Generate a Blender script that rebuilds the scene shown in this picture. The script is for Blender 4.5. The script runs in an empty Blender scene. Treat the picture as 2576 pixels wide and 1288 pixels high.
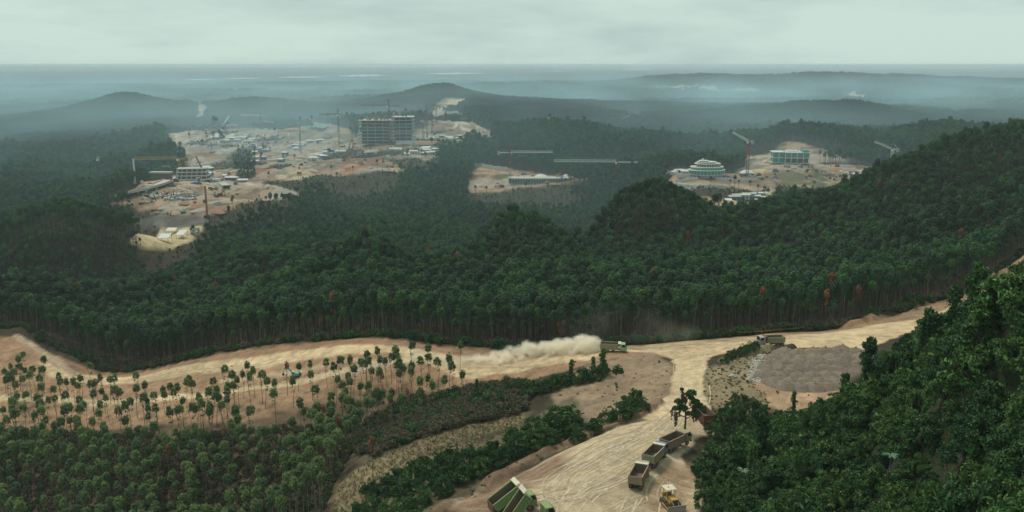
import bpy, bmesh, math, random, time
import numpy as np
from mathutils import Vector, Matrix
random.seed(7); rng = np.random.default_rng(11)
scene = bpy.context.scene
C = scene.collection
T0 = time.time()

# ------------------------------------------------------------------ camera
F = 887.0                       # focal length in pixels of a 1024 px wide frame
HZ = 64.5                       # row of the horizon
CZ = 150.0                      # height of the drone above the plain
TH = math.atan((256 - HZ) / F)
cam_d = bpy.data.cameras.new('camera'); cam = bpy.data.objects.new('camera', cam_d); C.objects.link(cam)
cam_d.sensor_width = 36.0; cam_d.lens = 36.0 * F / 1024.0
cam_d.clip_start = 0.5; cam_d.clip_end = 200000.0
cam.location = (0, 0, CZ); cam.rotation_euler = (math.pi / 2 - TH, 0, 0)
scene.camera = cam

# ------------------------------------------------------------------ sky, sun, exposure
SUN_EL, SUN_AZ = math.radians(62), math.radians(-42)      # high, ahead and to the left, veiled by cloud
w = bpy.data.worlds.new('World'); scene.world = w; w.use_nodes = True
nt = w.node_tree; nt.nodes.clear()
def N(tree, typ, **kw):
    n = tree.nodes.new(typ)
    for k, v in kw.items(): setattr(n, k, v)
    return n
out = N(nt, 'ShaderNodeOutputWorld'); bg = N(nt, 'ShaderNodeBackground')
sky = N(nt, 'ShaderNodeTexSky', sky_type='NISHITA', sun_disc=False)
sky.sun_elevation = SUN_EL; sky.sun_rotation = SUN_AZ; sky.dust_density = 4.0; sky.altitude = 150
tc = N(nt, 'ShaderNodeTexCoord'); mp = N(nt, 'ShaderNodeMapping'); mp.inputs['Scale'].default_value = (2.2, 2.2, 11.0)
ns = N(nt, 'ShaderNodeTexNoise'); ns.inputs['Scale'].default_value = 1.5; ns.inputs['Detail'].default_value = 6; ns.inputs['Roughness'].default_value = 0.55
rp = N(nt, 'ShaderNodeValToRGB')
rp.color_ramp.elements[0].position = 0.28; rp.color_ramp.elements[0].color = (4.9, 6.3, 6.25, 1)
rp.color_ramp.elements[1].position = 0.58; rp.color_ramp.elements[1].color = (7.1, 8.9, 8.1, 1)
mx = N(nt, 'ShaderNodeMix', data_type='RGBA'); mx.inputs[0].default_value = 0.93   # heavy cloud cover over the blue
L = nt.links.new
L(tc.outputs['Generated'], mp.inputs['Vector']); L(mp.outputs[0], ns.inputs['Vector']); L(ns.outputs['Fac'], rp.inputs['Fac'])
L(sky.outputs[0], mx.inputs[6]); L(rp.outputs[0], mx.inputs[7]); L(mx.outputs[2], bg.inputs['Color'])
bg.inputs['Strength'].default_value = 0.085; L(bg.outputs[0], out.inputs['Surface'])
sun_d = bpy.data.lights.new('sun', 'SUN'); sun_d.energy = 2.2; sun_d.angle = math.radians(14); sun_d.color = (1.0, 0.95, 0.86)
sun = bpy.data.objects.new('sun', sun_d); C.objects.link(sun)
sdir = Vector((math.sin(SUN_AZ) * math.cos(SUN_EL), math.cos(SUN_AZ) * math.cos(SUN_EL), math.sin(SUN_EL)))
sun.rotation_euler = sdir.to_track_quat('Z', 'Y').to_euler(); sun.location = (0, 0, 400)
vs = scene.view_settings; vs.view_transform = 'Standard'; vs.look = 'None'; vs.gamma = 1.0; vs.use_curve_mapping = False
vs.exposure = 0.04
cy = scene.cycles
cy.max_bounces = 8; cy.diffuse_bounces = 2; cy.glossy_bounces = 1; cy.transmission_bounces = 2; cy.volume_bounces = 8
cy.transparent_max_bounces = 6; cy.caustics_reflective = False; cy.caustics_refractive = False
cy.use_adaptive_sampling = True; cy.adaptive_threshold = 0.02; cy.use_denoising = True
cy.volume_step_rate = 1.0; cy.volume_max_steps = 128

# ------------------------------------------------------------------ picture <-> place
# measurements read off the photograph in a 2576 px wide view ("o" coordinates)
OS = 2576.0 / 1024.0
def ray(ox, oy):
    px, py = ox / OS, oy / OS
    dx = (px - 512) / F; dy = -(py - 256) / F
    Y = math.cos(TH) + dy * math.sin(TH); Z = -math.sin(TH) + dy * math.cos(TH)
    return dx / Y, Z / Y                # x and z per metre of y
def pt(ox, oy, D):
    a, b = ray(ox, oy); return (a * D, D, CZ + b * D)
def xat(ox, D):                         # x at distance D under a column of the picture (mid height)
    return ray(ox, 700)[0] * D

# ------------------------------------------------------------------ noise
class VNoise:
    def __init__(s, seed):
        r = np.random.default_rng(seed); s.t = r.random((256, 256)).astype(np.float32)
    def __call__(s, x, y):
        xi = np.floor(x).astype(np.int64); yi = np.floor(y).astype(np.int64)
        fx = (x - xi); fy = (y - yi); fx = fx * fx * (3 - 2 * fx); fy = fy * fy * (3 - 2 * fy)
        x0 = xi & 255; x1 = (xi + 1) & 255; y0 = yi & 255; y1 = (yi + 1) & 255
        t = s.t
        return (t[x0, y0] * (1 - fx) + t[x1, y0] * fx) * (1 - fy) + (t[x0, y1] * (1 - fx) + t[x1, y1] * fx) * fy
def fbm(x, y, sc, oct=4, seed=1):
    a = 0; amp = 0.5; tot = 0
    for i in range(oct):
        a = a + amp * VNoise(seed * 17 + i)(np.asarray(x) / sc + 13.7 * i, np.asarray(y) / sc - 5.1 * i)
        tot += amp; amp *= 0.5; sc *= 0.5
    return a / tot * 2 - 1
def smooth(e0, e1, v):
    t = np.clip((v - e0) / (e1 - e0), 0, 1); return t * t * (3 - 2 * t)

# ------------------------------------------------------------------ terrain heights
TREE = 15.5
CP = []          # (x, y, z)
def cp(lst, can=0.0):
    for ox, oy, D in lst:
        x, y, z = pt(ox, oy, D); CP.append((x, y, z - can))
def hid(lst):    # out of sight: column, distance, height relative to the camera
    for ox, D, z in lst: CP.append((xat(ox, D), D, CZ + z))
# yard, junction, gravel pad, haul road
cp([(1100,1288,138),(1350,1288,137),(1600,1288,138),(1400,1180,153),(1600,1120,162),(1480,1100,167),(1560,1150,157),(1250,1230,146),
    (1700,1000,195),(1740,920,222),(1660,1060,177),(1750,870,245),(1650,875,246),(1850,860,248),
    (2030,930,205),(1960,890,221),(2150,890,219),(1990,1010,186),(2090,980,193),(1930,960,198),
    (2100,850,239),(2270,820,254),(2200,840,244),(2500,740,288),(2400,775,272),(2570,670,330),
    (1540,880,243),(1400,905,243),(1300,925,245),(1200,905,252),(1200,940,243),(1000,875,264),(980,858,272),(760,890,276),(560,915,288),(350,950,300),(200,945,310),(100,925,320),(40,880,338),
    (0,1003,285),(300,1010,275),(560,985,268),(750,960,262),(900,930,256),(1050,930,250),
    (880,870,272),(760,866,288),(600,935,280),(820,905,268),(680,960,266)])
hid([(1200,110,-76),(1500,110,-75),(1300,80,-80),(1600,80,-78),(1200,45,-92),(1700,45,-70),(600,45,-105),(0,60,-118),(-500,60,-120)])
# ground left of the yard: the drop, the mown strip, the plantation
hid([(1000,135,-80),(900,142,-84),(820,150,-90),(700,150,-98),(300,160,-112),(0,170,-120),(-300,170,-122),(1000,100,-82),(500,100,-102),(0,100,-116)])
hid([(0,210,-122),(300,200,-115),(600,190,-107),(750,187,-100),(-400,230,-124),(-300,300,-117),(-600,330,-118),(-600,200,-124)])
cp([(850,1240,181),(960,1190,184),(1100,1120,193),(1220,1085,198),(1310,1052,203),(1290,1045,206),(880,1165,194),(1000,1112,200),(1150,1060,207)])
cp([(900,1050,228),(1050,1020,230)], 2); cp([(1100,995,236),(1290,975,230),(1180,1010,222),(1000,975,244)])
cp([(250,1100,228),(0,1120,240),(500,1080,222),(700,1060,218)], 9); cp([(600,1000,252),(300,1020,270),(0,1015,284),(800,985,248)])
# slope between the yard road and the haul road
cp([(1590,940,222),(1500,1000,211),(1650,985,206),(1560,1060,184),(1430,1030,204),(1400,980,219),(1350,940,236),(1600,900,236),(1690,950,212),(1500,935,226),(1330,1100,176)])
hid([(1320,165,-80),(1440,172,-79),(1200,152,-80)])
# left banks
cp([(0,862,345),(-100,850,352),(60,900,332),(150,908,322),(110,880,338),(220,930,318)])
# foot of the forest behind the road
EDGE = [(-260,835,372),(-100,838,366),(0,848,356),(60,852,352),(110,880,342),(180,905,330),(250,935,318),(330,935,314),(420,920,312),(500,900,306),(600,880,300),(750,862,291),(900,850,284),(980,850,278),(1050,860,272),(1150,876,264),(1250,884,259),(1400,882,254),(1500,874,252),(1700,858,257),(1900,841,263),(2100,827,269),(2200,804,279),(2300,778,290),(2400,748,301),(2500,702,322),(2560,658,346),(2650,610,370),(2800,560,400),(3000,500,440)]
cp(EDGE)
# jungle hillside on the right (heights of the canopy less its depth)
cp([(2576,680,108),(2400,790,128),(2310,850,140),(2200,920,150),(2150,990,158),(2300,960,132),(2500,900,105),(1900,1060,168),(1800,1110,158),(1760,1160,148),(1740,1230,136),(1745,1288,128),
    (2000,1150,132),(2200,1100,122),(2000,1288,104),(2200,1288,92),(2400,1150,96),(2576,1288,70),(2400,1288,78),(2576,1050,88),(2250,1200,104)], 5.5)
hid([(1850,100,-67),(1850,70,-66),(2300,60,-50),(2700,60,-36),(2900,100,-30),(2900,150,-45),(2750,180,-58),(2600,180,-64),(2400,190,-68),(2300,200,-71),(2650,240,-72),(2900,280,-70),(2500,45,-40),(3000,45,-25),(2250,178,-70)])
# forest rising behind the road
cp([(0,700,430),(100,702,430),(250,772,400),(350,800,384),(450,790,372),(600,740,380),(800,650,420),(930,622,432),(1040,655,425),(930,700,352),(930,745,305),
    (1130,690,400),(1290,577,520),(1200,620,470),(1400,600,480),(1290,680,380),(1500,640,430),(1500,742,310),(1250,745,312),(700,765,322),(1100,745,315),
    (300,650,590),(500,600,620),(700,560,700),(700,640,545),(500,690,495),(150,562,620),(0,585,610),(330,575,625),(150,480,860),(0,478,860),(250,450,1000),(250,402,1250),(50,420,1180),
    (900,500,840),(1150,500,860),(1450,520,850),(1350,482,905),(1550,470,900),(1290,545,800),(1444,578,770),(930,560,700),(1000,440,932),(1100,412,1020),
    (1670,510,560),(1540,545,552),(1490,600,525),(1850,530,560),(2000,505,580),(2250,430,620),(2420,375,640),(2576,335,650),(2750,285,665),
    (1670,580,510),(1600,642,455),(1932,618,440),(2000,562,520),(2575,457,480),(2300,545,455),(2100,690,322),(2400,640,345),(2576,560,385),(1800,700,342),(2200,620,400),(2450,540,420),(1700,640,420)], TREE)
hid([(930,520,-142),(800,500,-138),(1040,510,-140),(650,460,-128),(930,610,-142),(1290,600,-150),(1200,570,-142),(1400,570,-146),(1290,690,-153),(1500,470,-113),(150,690,-152),(0,690,-152),(330,690,-148),(150,800,-151),(1670,640,-140),(1540,630,-148),(1670,725,-132),(1850,650,-134),(2000,680,-128),(2250,760,-122),(2576,850,-114),(2800,900,-110),(2575,565,-94),(2300,530,-106),(1930,492,-115),(1700,460,-112),(100,510,-147),(0,510,-147),(100,580,-148),(-300,430,-118),(-400,620,-122),(-400,860,-132),(-400,1200,-140)])
# building sites
cp([(400,600,700),(460,575,715),(450,550,750),(430,515,800),(430,480,880),(300,505,850),(560,480,900),(600,490,880),(560,440,1010),(500,400,1180),(450,340,1560),(620,360,1400),
    (750,390,1230),(750,325,1750),(870,390,1200),(960,372,1235),(1050,382,1200),(900,430,1000),(700,470,900),(650,430,1020),(800,440,990),(1150,345,1420),
    (1300,462,990),(1250,425,1100),(1430,452,1020),(1200,462,990),
    (1775,455,900),(1700,442,930),(1720,478,850),(1850,518,760),(1980,417,1020),(2000,366,1160),(2130,400,1080),(2060,462,900),(2230,437,950),(1940,470,865),(2150,440,960),(1760,510,770)])
cp([(1400,318,1400),(1300,348,1300),(1500,392,1150),(1600,362,1200),(1690,353,1250),(1800,382,1150),(2350,325,1300),(2150,350,1380),(2420,340,1250)], TREE)
hid([(1400,1700,-142),(1250,1600,-128),(1690,1500,-140),(2300,1700,-128),(2000,1500,-125),(2576,1600,-125),(250,1550,-146),(0,1500,-147)])
# far hills and plain
cp([(300,242,2600),(240,258,2550),(380,262,2600),(100,292,2400),(450,292,2550),(150,332,2000),(620,255,2700),(700,265,2800),(560,285,2500),(800,243,4000),(1110,216,3000),(1090,249,2600),(1180,238,3000),(1060,230,2980),(1000,262,2900),(940,268,2900),(1260,252,2950),(880,262,3200),(500,275,2900),(150,285,2600),(1000,282,2400),(1150,312,1800),(1230,332,1600),
    (1400,272,2250),(1400,292,2000),(1300,262,2500),(1600,292,2200),(2150,272,2000),(1900,297,1900),(2060,282,1950),(2280,291,2000),(2420,295,2000),(1650,305,1900)])
cp([(2000,195,6000),(2300,207,5600),(1800,202,5600),(1550,222,5200),(2500,212,5600),(2150,225,5000)])
for D, z in ((3300,-148),(4500,-150),(7500,-151),(12000,-151),(24000,-151),(62000,-151)):
    for ox in ((-900,-300,300,900,1500,2100,2700,3300) if D > 5600 else (-900,-300,420,1250,1500,3300)): hid([(ox,D,z)])
for ox in (-900,-500,3300): hid([(ox,1700,-140),(ox,700,-120 if ox < 0 else -60),(ox,2400,-146)])
CP = np.array(CP)
cu = np.arctan2(CP[:,0], CP[:,1]); cv = np.log(np.hypot(CP[:,0], CP[:,1])); cz = CP[:,2]
EPS = 0.035
def kern(du, dv): return np.sqrt(du * du + dv * dv + EPS * EPS)
nC = len(CP)
A = np.zeros((nC + 3, nC + 3)); A[:nC,:nC] = kern(cu[:,None] - cu[None], cv[:,None] - cv[None]) - np.diag(np.where(CP[:,1] < 240, 0.006, np.where(CP[:,1] < 350, 0.003, 0.001)))
Pm = np.stack([np.ones(nC), cu, cv], 1); A[:nC,nC:] = Pm; A[nC:,:nC] = Pm.T
wts = np.linalg.solve(A, np.concatenate([cz, [0,0,0]]))
def rbf(u, v):
    o = np.empty(len(u))
    for i in range(0, len(u), 40000):
        uu = u[i:i+40000]; vv = v[i:i+40000]
        o[i:i+40000] = kern(uu[:,None] - cu[None], vv[:,None] - cv[None]).astype(np.float32) @ wts[:nC].astype(np.float32) + wts[nC] + wts[nC+1]*uu + wts[nC+2]*vv
    return o
AZ0, AZ1, NA = math.radians(-43), math.radians(43), 800
lr = [np.arange(math.log(24), math.log(110), 0.014), np.arange(math.log(110), math.log(420), 0.0040), np.arange(math.log(420), math.log(1300), 0.0062), np.arange(math.log(1300), math.log(3200), 0.012), np.arange(math.log(3200), math.log(62000), 0.045)]
gv = np.concatenate(lr); ga = np.linspace(AZ0, AZ1, NA); NR = len(gv)
# coarse evaluation then bilinear refinement keeps the set-up quick
ca = np.linspace(AZ0, AZ1, 401); cvv = np.linspace(gv[0], gv[-1], 900)
U, V = np.meshgrid(ca, cvv); Hc = rbf(U.ravel(), V.ravel()).reshape(U.shape)
def blur(G, k):
    for ax in (0, 1):
        for _ in range(3):
            p = [(0, 0), (0, 0)]; p[ax] = (k[ax] // 2 + 1, k[ax] // 2); c = np.cumsum(np.pad(G, p, mode='edge'), axis=ax)
            G = (np.take(c, range(k[ax], c.shape[ax]), ax) - np.take(c, range(0, c.shape[ax] - k[ax]), ax)) / k[ax]
    return G
RC = np.exp(V); Hc = Hc + 1.5 * smooth(310, 400, RC) * (1 - .45 * smooth(800, 1300, RC)) * (1 - smooth(1900, 2800, RC)) * (Hc - blur(Hc, (11, 23)))   # the ridges are crisp
def bil(G, a0, a1, b0, b1, u, v):       # rows = v, cols = u
    nr, nc = G.shape
    fu = np.clip((u - a0) / (a1 - a0) * (nc - 1), 0, nc - 1.001); fv = np.clip((v - b0) / (b1 - b0) * (nr - 1), 0, nr - 1.001)
    iu = fu.astype(int); iv = fv.astype(int); fu = fu - iu; fv = fv - iv
    return (G[iv,iu]*(1-fu)+G[iv,iu+1]*fu)*(1-fv)+(G[iv+1,iu]*(1-fu)+G[iv+1,iu+1]*fu)*fv
GU, GV = np.meshgrid(ga, gv); GR = np.exp(GV); GX = GR * np.sin(GU); GY = GR * np.cos(GU)
GZ = bil(Hc, AZ0, AZ1, gv[0], gv[-1], GU.ravel(), GV.ravel()).reshape(GU.shape)
EA = np.array([math.atan2(*pt(*e)[:2]) for e in EDGE]); ER = np.array([math.hypot(*pt(*e)[:2]) for e in EDGE])
def edge_r(u): return np.interp(u, EA, ER)
FZ = smooth(0, 40, GR - edge_r(GU))     # 1 in the forest and beyond, 0 in the cleared foreground
GZ = GZ + FZ * ((fbm(GX, GY, 110, 4, 3) * 7.0 + (1 - 2 * np.abs(fbm(GX, GY, 150, 2, 6))) * 3.0 - 1.5) * smooth(250, 600, GR)) + smooth(2000, 6000, GR) * (fbm(GX, GY, 1000, 5, 5) * 48 + (1 - 2 * np.abs(fbm(GX, GY, 2300, 3, 7))) * 22 - 14) * (1 - smooth(6500, 9500, GR)) + smooth(19000, 32000, GR) * np.maximum(0, fbm(GX, GY, 5200, 4, 15) * 1.3 + .25) * 95
GZ = GZ + (1 - FZ) * fbm(GX, GY, 14, 3, 4) * 0.45
def hz(x, y):
    x = np.atleast_1d(np.asarray(x, float)); y = np.atleast_1d(np.asarray(y, float))
    u = np.arctan2(x, y); v = np.log(np.hypot(x, y))
    fu = np.clip((u - AZ0) / (AZ1 - AZ0) * (NA - 1), 0, NA - 1.001); iu = fu.astype(int); fu = fu - iu
    iv = np.clip(np.searchsorted(gv, v) - 1, 0, NR - 2); fv = np.clip((v - gv[iv]) / (gv[iv+1] - gv[iv]), 0, 1)
    return (GZ[iv,iu]*(1-fu)+GZ[iv,iu+1]*fu)*(1-fv)+(GZ[iv+1,iu]*(1-fu)+GZ[iv+1,iu+1]*fu)*fv
def h1(x, y): return float(hz(x, y)[0])
_D = np.exp(np.arange(math.log(60), math.log(60000), 0.0015))
def at(ox, oy, dmin=0, lift=0.0):       # where the line of sight through a point of the picture meets the ground
    a, b = ray(ox, oy); D = _D[_D > dmin]
    below = (CZ + b * D) < hz(a * D, D) + lift
    i = int(np.argmax(below)) if below.any() else len(D) - 1
    return (a * D[i], D[i], h1(a * D[i], D[i]))

# ------------------------------------------------------------------ regions of the ground
def wpoly(o, dmin=0): return np.array([at(a, b, dmin)[:2] for a, b in o])
def inpoly(P, x, y):
    r = np.zeros(np.shape(x), bool); n = len(P); j = n - 1
    for i in range(n):
        xi, yi = P[i]; xj, yj = P[j]
        c = ((yi > y) != (yj > y)) & (x < (xj - xi) * (y - yi) / (yj - yi + 1e-12) + xi); r ^= c; j = i
    return r
def segdist(P, x, y, closed):
    d = np.full(np.shape(x), 1e9); n = len(P)
    for i in range(n if closed else n - 1):
        ax, ay = P[i]; bx, by = P[(i + 1) % n]; dx, dy = bx - ax, by - ay
        t = np.clip(((x - ax) * dx + (y - ay) * dy) / (dx * dx + dy * dy + 1e-9), 0, 1)
        d = np.minimum(d, np.hypot(x - ax - t * dx, y - ay - t * dy))
    return d
def pmask(P, x, y, feather):            # 0..1, soft and ragged at the rim
    o = np.zeros(np.shape(x)); x0, y0 = P.min(0) - feather * 3; x1, y1 = P.max(0) + feather * 3
    k = (x > x0) & (x < x1) & (y > y0) & (y < y1)
    if not k.any(): return o
    xx, yy = x[k], y[k]; d = segdist(P, xx, yy, True); d = np.where(inpoly(P, xx, yy), d, -d)
    d = d + fbm(xx, yy, feather * 5, 3, 9) * feather * 1.2
    o[k] = smooth(-feather * .5, feather * .5, d); return o
def lmask(P, x, y, wd, feather):
    o = np.zeros(np.shape(x)); m = wd + feather * 3; x0, y0 = P.min(0) - m; x1, y1 = P.max(0) + m
    k = (x > x0) & (x < x1) & (y > y0) & (y < y1)
    if not k.any(): return o
    xx, yy = x[k], y[k]; d = wd / 2 - segdist(P, xx, yy, False) + fbm(xx, yy, feather * 5, 3, 8) * feather * 0.8
    o[k] = smooth(-feather * .5, feather * .5, d); return o
PALE = (.51,.375,.23); TAN = (.38,.265,.16); ORANGE = (.30,.185,.112); RED = (.27,.12,.07); BROWN = (.245,.175,.115); UMBER = (.125,.085,.055)
GRAVEL = (.175,.140,.112); STRAW = (.20,.155,.088); SCRUB = (.12,.10,.06); FLOOR = (.055,.045,.030); GREY = (.31,.29,.26); GREYD = (.11,.10,.09); GREENG = (.10,.115,.06)
ALL = []          # (kind, world points, width, feather, colour, name or None)
def poly(o, col, fe=1.5, name=None, dmin=0): ALL.append(('p', wpoly(o, dmin), 0, fe, col, name)); return ALL[-1][1]
def line(o, wd, col, fe=1.0, name=None, dmin=0): ALL.append(('l', wpoly(o, dmin), wd, fe, col, name)); return ALL[-1][1]
# cleared foreground
CLEAR = poly([(-260,850)] + [(a, b + 3) for a, b, c in EDGE[1:26]] + [(2620,700),(2300,830),(2000,860),(1640,890),(1560,900),(1420,938),(1300,965),(1180,988),(1000,1000),(800,1035),(600,1065),(300,1080),(-260,1065)], ORANGE, 2)
poly([(-200,1050),(300,1070),(600,1055),(800,1025),(1000,1000),(1180,988),(1000,1040),(880,1130),(830,1300),(-200,1300)], UMBER, 8)
PLANT = wpoly([(-260,1085),(0,1084),(200,1086),(400,1102),(600,1094),(760,1078),(880,1062),(960,1045),(1000,1050),(960,1080),(900,1125),(850,1200),(815,1300),(-260,1300)])
BRUSH = poly([(870,1140),(940,1070),(1000,1010),(1170,982),(1300,962),(1340,985),(1320,1040),(1200,1066),(1080,1096),(940,1152)], SCRUB, 4)
STRIP = poly([(830,1300),(860,1215),(950,1150),(1090,1095),(1200,1068),(1310,1043),(1330,1062),(1230,1110),(1120,1135),(1000,1200),(900,1300)], STRAW, 1.5)
BANK = poly([(1560,897),(1640,888),(1694,920),(1690,985),(1655,1025),(1590,1062),(1480,1102),(1440,1060),(1400,1000),(1420,940)], BROWN, 2)
poly([(1320,1060),(1440,1000),(1500,1090),(1400,1140),(1250,1205),(1090,1300),(880,1300),(1000,1205),(1130,1135)], SCRUB, 2.5)
RBANK = poly([(1770,1010),(1778,930),(1830,888),(1900,868),(1960,880),(1935,905),(1905,960),(1945,1020),(1900,1060),(1800,1045)], (.20,.155,.095), 2)
poly([(2130,835),(2300,775),(2480,703),(2572,648),(2590,690),(2480,738),(2380,770),(2290,808),(2200,822)], (.25,.165,.105), 1.5)
LIP = poly([(1900,955),(2000,988),(2115,972),(2130,1010),(1990,1040),(1930,1020)], (.33,.215,.135), 1.5)
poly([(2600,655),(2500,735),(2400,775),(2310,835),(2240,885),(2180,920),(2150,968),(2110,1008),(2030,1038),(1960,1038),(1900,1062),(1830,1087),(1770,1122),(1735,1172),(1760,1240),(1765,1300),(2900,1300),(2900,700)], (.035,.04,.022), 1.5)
# roads
ROAD = poly([(85,903),(160,930),(250,946),(330,948),(420,930),(560,908),(700,888),(820,874),(900,867),(980,871),(1040,878),(1100,888),(1200,898),(1350,893),(1500,878),(1560,870),(1700,861),(1850,849),(2000,843),(2100,834),(2200,817),(2310,803),(2420,762),(2530,712),(2590,660),(2610,690),(2520,752),(2420,790),(2330,822),(2230,858),(2150,886),(2040,872),(1980,870),(1900,862),(1840,882),(1790,900),(1690,903),(1640,886),(1560,886),(1480,905),(1350,925),(1250,941),(1180,955),(1120,937),(1050,905),(980,890),(900,892),(800,904),(700,916),(560,936),(420,953),(330,966),(200,963),(120,945)], PALE, 1.0, 'haul_road')
TRACK = line([(-150,1000),(0,1003),(150,1005),(300,1013),(450,1000),(600,983),(700,970),(800,950),(900,927),(980,908),(1080,903)], 4.2, (.47,.36,.22), 0.8, 'dirt_track')
line([(560,960),(680,945),(800,925),(900,905)], 2.5, (.42,.31,.2), 0.8)
line([(40,895),(110,905),(200,930)], 5, (.25,.15,.095), 2.5)
line([(600,893),(760,872),(900,857),(1000,862),(1080,876)], 3.5, (.27,.16,.10), 2)
LTRK = line([(190,945),(150,915),(110,888),(75,866),(40,846)], 3.0, (.36,.27,.18), 0.7, 'dirt_track')
BRANCH = poly([(1695,895),(1790,893),(1772,930),(1768,975),(1778,1010),(1800,1050),(1790,1100),(1590,1065),(1650,1030),(1686,990),(1696,945)], PALE, 0.8, 'dirt_road')
YARD = poly([(1030,1340),(1105,1292),(1180,1254),(1300,1193),(1400,1143),(1500,1097),(1600,1060),(1790,1085),(1745,1110),(1715,1150),(1745,1200),(1760,1250),(1740,1345)], (.45,.345,.222), 1.0, 'dirt_yard')
poly([(1030,1340),(1105,1294),(1230,1230),(1400,1150),(1420,1180),(1340,1230),(1360,1290),(1280,1345)], (.24,.15,.098), 4)
poly([(1610,1210),(1660,1180),(1745,1180),(1770,1345),(1570,1345)], (.30,.20,.12), 4)
BERM = line([(1040,1325),(1110,1283),(1230,1217),(1330,1165),(1420,1122),(1500,1088),(1600,1051),(1655,1018)], 3.4, (.20,.13,.085), 0.9)
GPAD = poly([(1930,900),(1990,882),(2060,884),(2170,884),(2190,920),(2120,978),(2000,988),(1925,972),(1900,935)], GRAVEL, 3.5, 'gravel_pad')
poly([(1890,905),(1935,888),(1920,935),(1905,960),(1880,955)], (.33,.30,.25), 1.5)
# distant building sites
FAR = len(ALL)
poly([(330,608),(400,578),(480,568),(525,556),(500,590),(470,612),(440,632),(380,630)], (.45,.35,.20), 3, dmin=600)
poly([(330,560),(400,545),(520,540),(525,566),(480,574),(400,582)], GREYD, 6, dmin=680)
poly([(262,503),(340,480),(400,455),(440,436),(520,425),(600,420),(640,440),(660,480),(760,489),(760,500),(660,508),(560,535),(510,562),(440,545),(360,525)], (.33,.235,.16), 6, 'building_site', dmin=740)
poly([(415,342),(450,325),(520,318),(700,318),(780,300),(860,322),(900,342),(1050,335),(1082,302),(1078,280),(1122,246),(1168,248),(1182,258),(1120,280),(1170,298),(1230,328),(1240,347),(1180,352),(1120,362),(1110,386),(1010,412),(960,432),(870,442),(800,440),(750,452),(700,457),(650,457),(640,425),(600,402),(560,422),(500,432),(470,424),(480,402),(440,367)], (.225,.17,.12), 10, 'building_site', dmin=880)
poly([(540,345),(640,350),(700,372),(640,395),(560,392),(500,380)], GREY, 14, dmin=1000)
poly([(700,340),(860,345),(880,385),(760,400),(690,385)], (.27,.22,.175), 16, dmin=1000)
WOOD1 = poly([(575,398),(600,372),(690,378),(642,398),(640,448),(612,458),(580,432)], FLOOR, 6, dmin=900)
for L0, w0 in (([(440,345),(468,366),(498,396),(520,420),(545,450),(530,478)], 11), ([(560,425),(620,432),(700,418),(800,424),(900,402),(1000,402),(1090,392)], 9), ([(500,345),(560,338),(640,342),(740,338)], 12), ([(640,402),(720,398),(820,384),(870,366)], 8), ([(600,455),(660,470),(740,486)], 6), ([(1100,365),(1060,345),(1010,330),(900,328)], 12)): line(L0, w0, (.43,.36,.27), 3, dmin=860)
poly([(638,412),(690,410),(690,438),(640,446)], RED, 5, dmin=900)
poly([(850,436),(880,402),(930,376),(985,384),(965,412),(900,438)], RED, 6, dmin=900)
poly([(690,440),(740,424),(800,432),(760,452),(700,458)], (.40,.32,.2), 5, dmin=900)
poly([(960,430),(1030,402),(1110,392),(1060,412),(1000,432)], (.40,.29,.18), 5, dmin=900)
poly([(1085,285),(1125,252),(1165,250),(1180,258),(1110,282),(1160,296),(1235,330),(1235,345),(1150,330),(1080,300)], (.42,.345,.25), 12, dmin=1400)
poly([(1125,285),(1150,278),(1175,290),(1150,300)], (.10,.11,.11), 8, dmin=1400)
poly([(415,342),(445,330),(500,345),(520,372),(500,432),(470,424),(480,402),(440,367)], (.42,.345,.25), 9, dmin=1000)
poly([(1170,478),(1185,455),(1192,425),(1230,418),(1290,424),(1350,435),(1490,449),(1440,462),(1330,470),(1260,484),(1190,486)], (.33,.22,.14), 5, 'building_site', dmin=840)
line([(1195,470),(1240,452),(1290,432)], 5, (.45,.37,.25), 2, dmin=860)
poly([(1245,436),(1300,440),(1285,452),(1235,455)], GREENG, 5, dmin=860)
poly([(1655,446),(1700,428),(1740,440),(1850,438),(1890,400),(1930,386),(1980,358),(2040,368),(2100,385),(2180,410),(2245,434),(2255,446),(2150,456),(2060,472),(1950,462),(1905,484),(1830,492),(1740,482),(1670,462)], (.30,.215,.145), 6, 'building_site', dmin=820)
poly([(1900,470),(1990,425),(2080,445),(2130,455),(2060,470),(1960,462)], GREENG, 6, dmin=840)
poly([(1870,395),(1930,390),(1940,420),(1900,440)], (.40,.32,.22), 5, dmin=900)
line([(1945,385),(1925,410),(1915,432),(1900,446)], 7, (.45,.36,.25), 3, dmin=850)
line([(1925,452),(1945,470),(1930,490)], 7, (.43,.34,.23), 3, dmin=780)
line([(2060,385),(2095,388),(2090,405),(2050,425)], 6, (.42,.33,.22), 3, dmin=900)
line([(1995,430),(2040,452),(2085,466)], 5, (.40,.30,.2), 3, dmin=850)
poly([(2060,380),(2130,392),(2170,420),(2120,435),(2080,410)], (.19,.165,.15), 8, dmin=900)
poly([(1720,500),(1790,498),(1880,512),(1930,528),(1880,545),(1800,545),(1755,520)], (.46,.355,.22), 4, 'building_site', dmin=720)
poly([(1660,452),(1760,470),(1850,482),(1830,492),(1740,484),(1668,464)], (.37,.35,.31), 3, dmin=800)
line([(20,475),(60,464),(160,460)], 5, (.30,.28,.24), 2, dmin=860)
line([(75,402),(130,400),(175,388),(222,377)], 9, (.45,.38,.28), 4, dmin=1200)
line([(500,300),(510,272),(480,262),(560,258)], 22, (.36,.29,.21), 8, dmin=2100)
line([(1222,288),(1300,286),(1400,279)], 14, (.46,.40,.30), 5, dmin=1900)
poly([(1310,312),(1330,296),(1400,296),(1465,310),(1400,318)], (.42,.35,.25), 10, dmin=1500)
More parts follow.
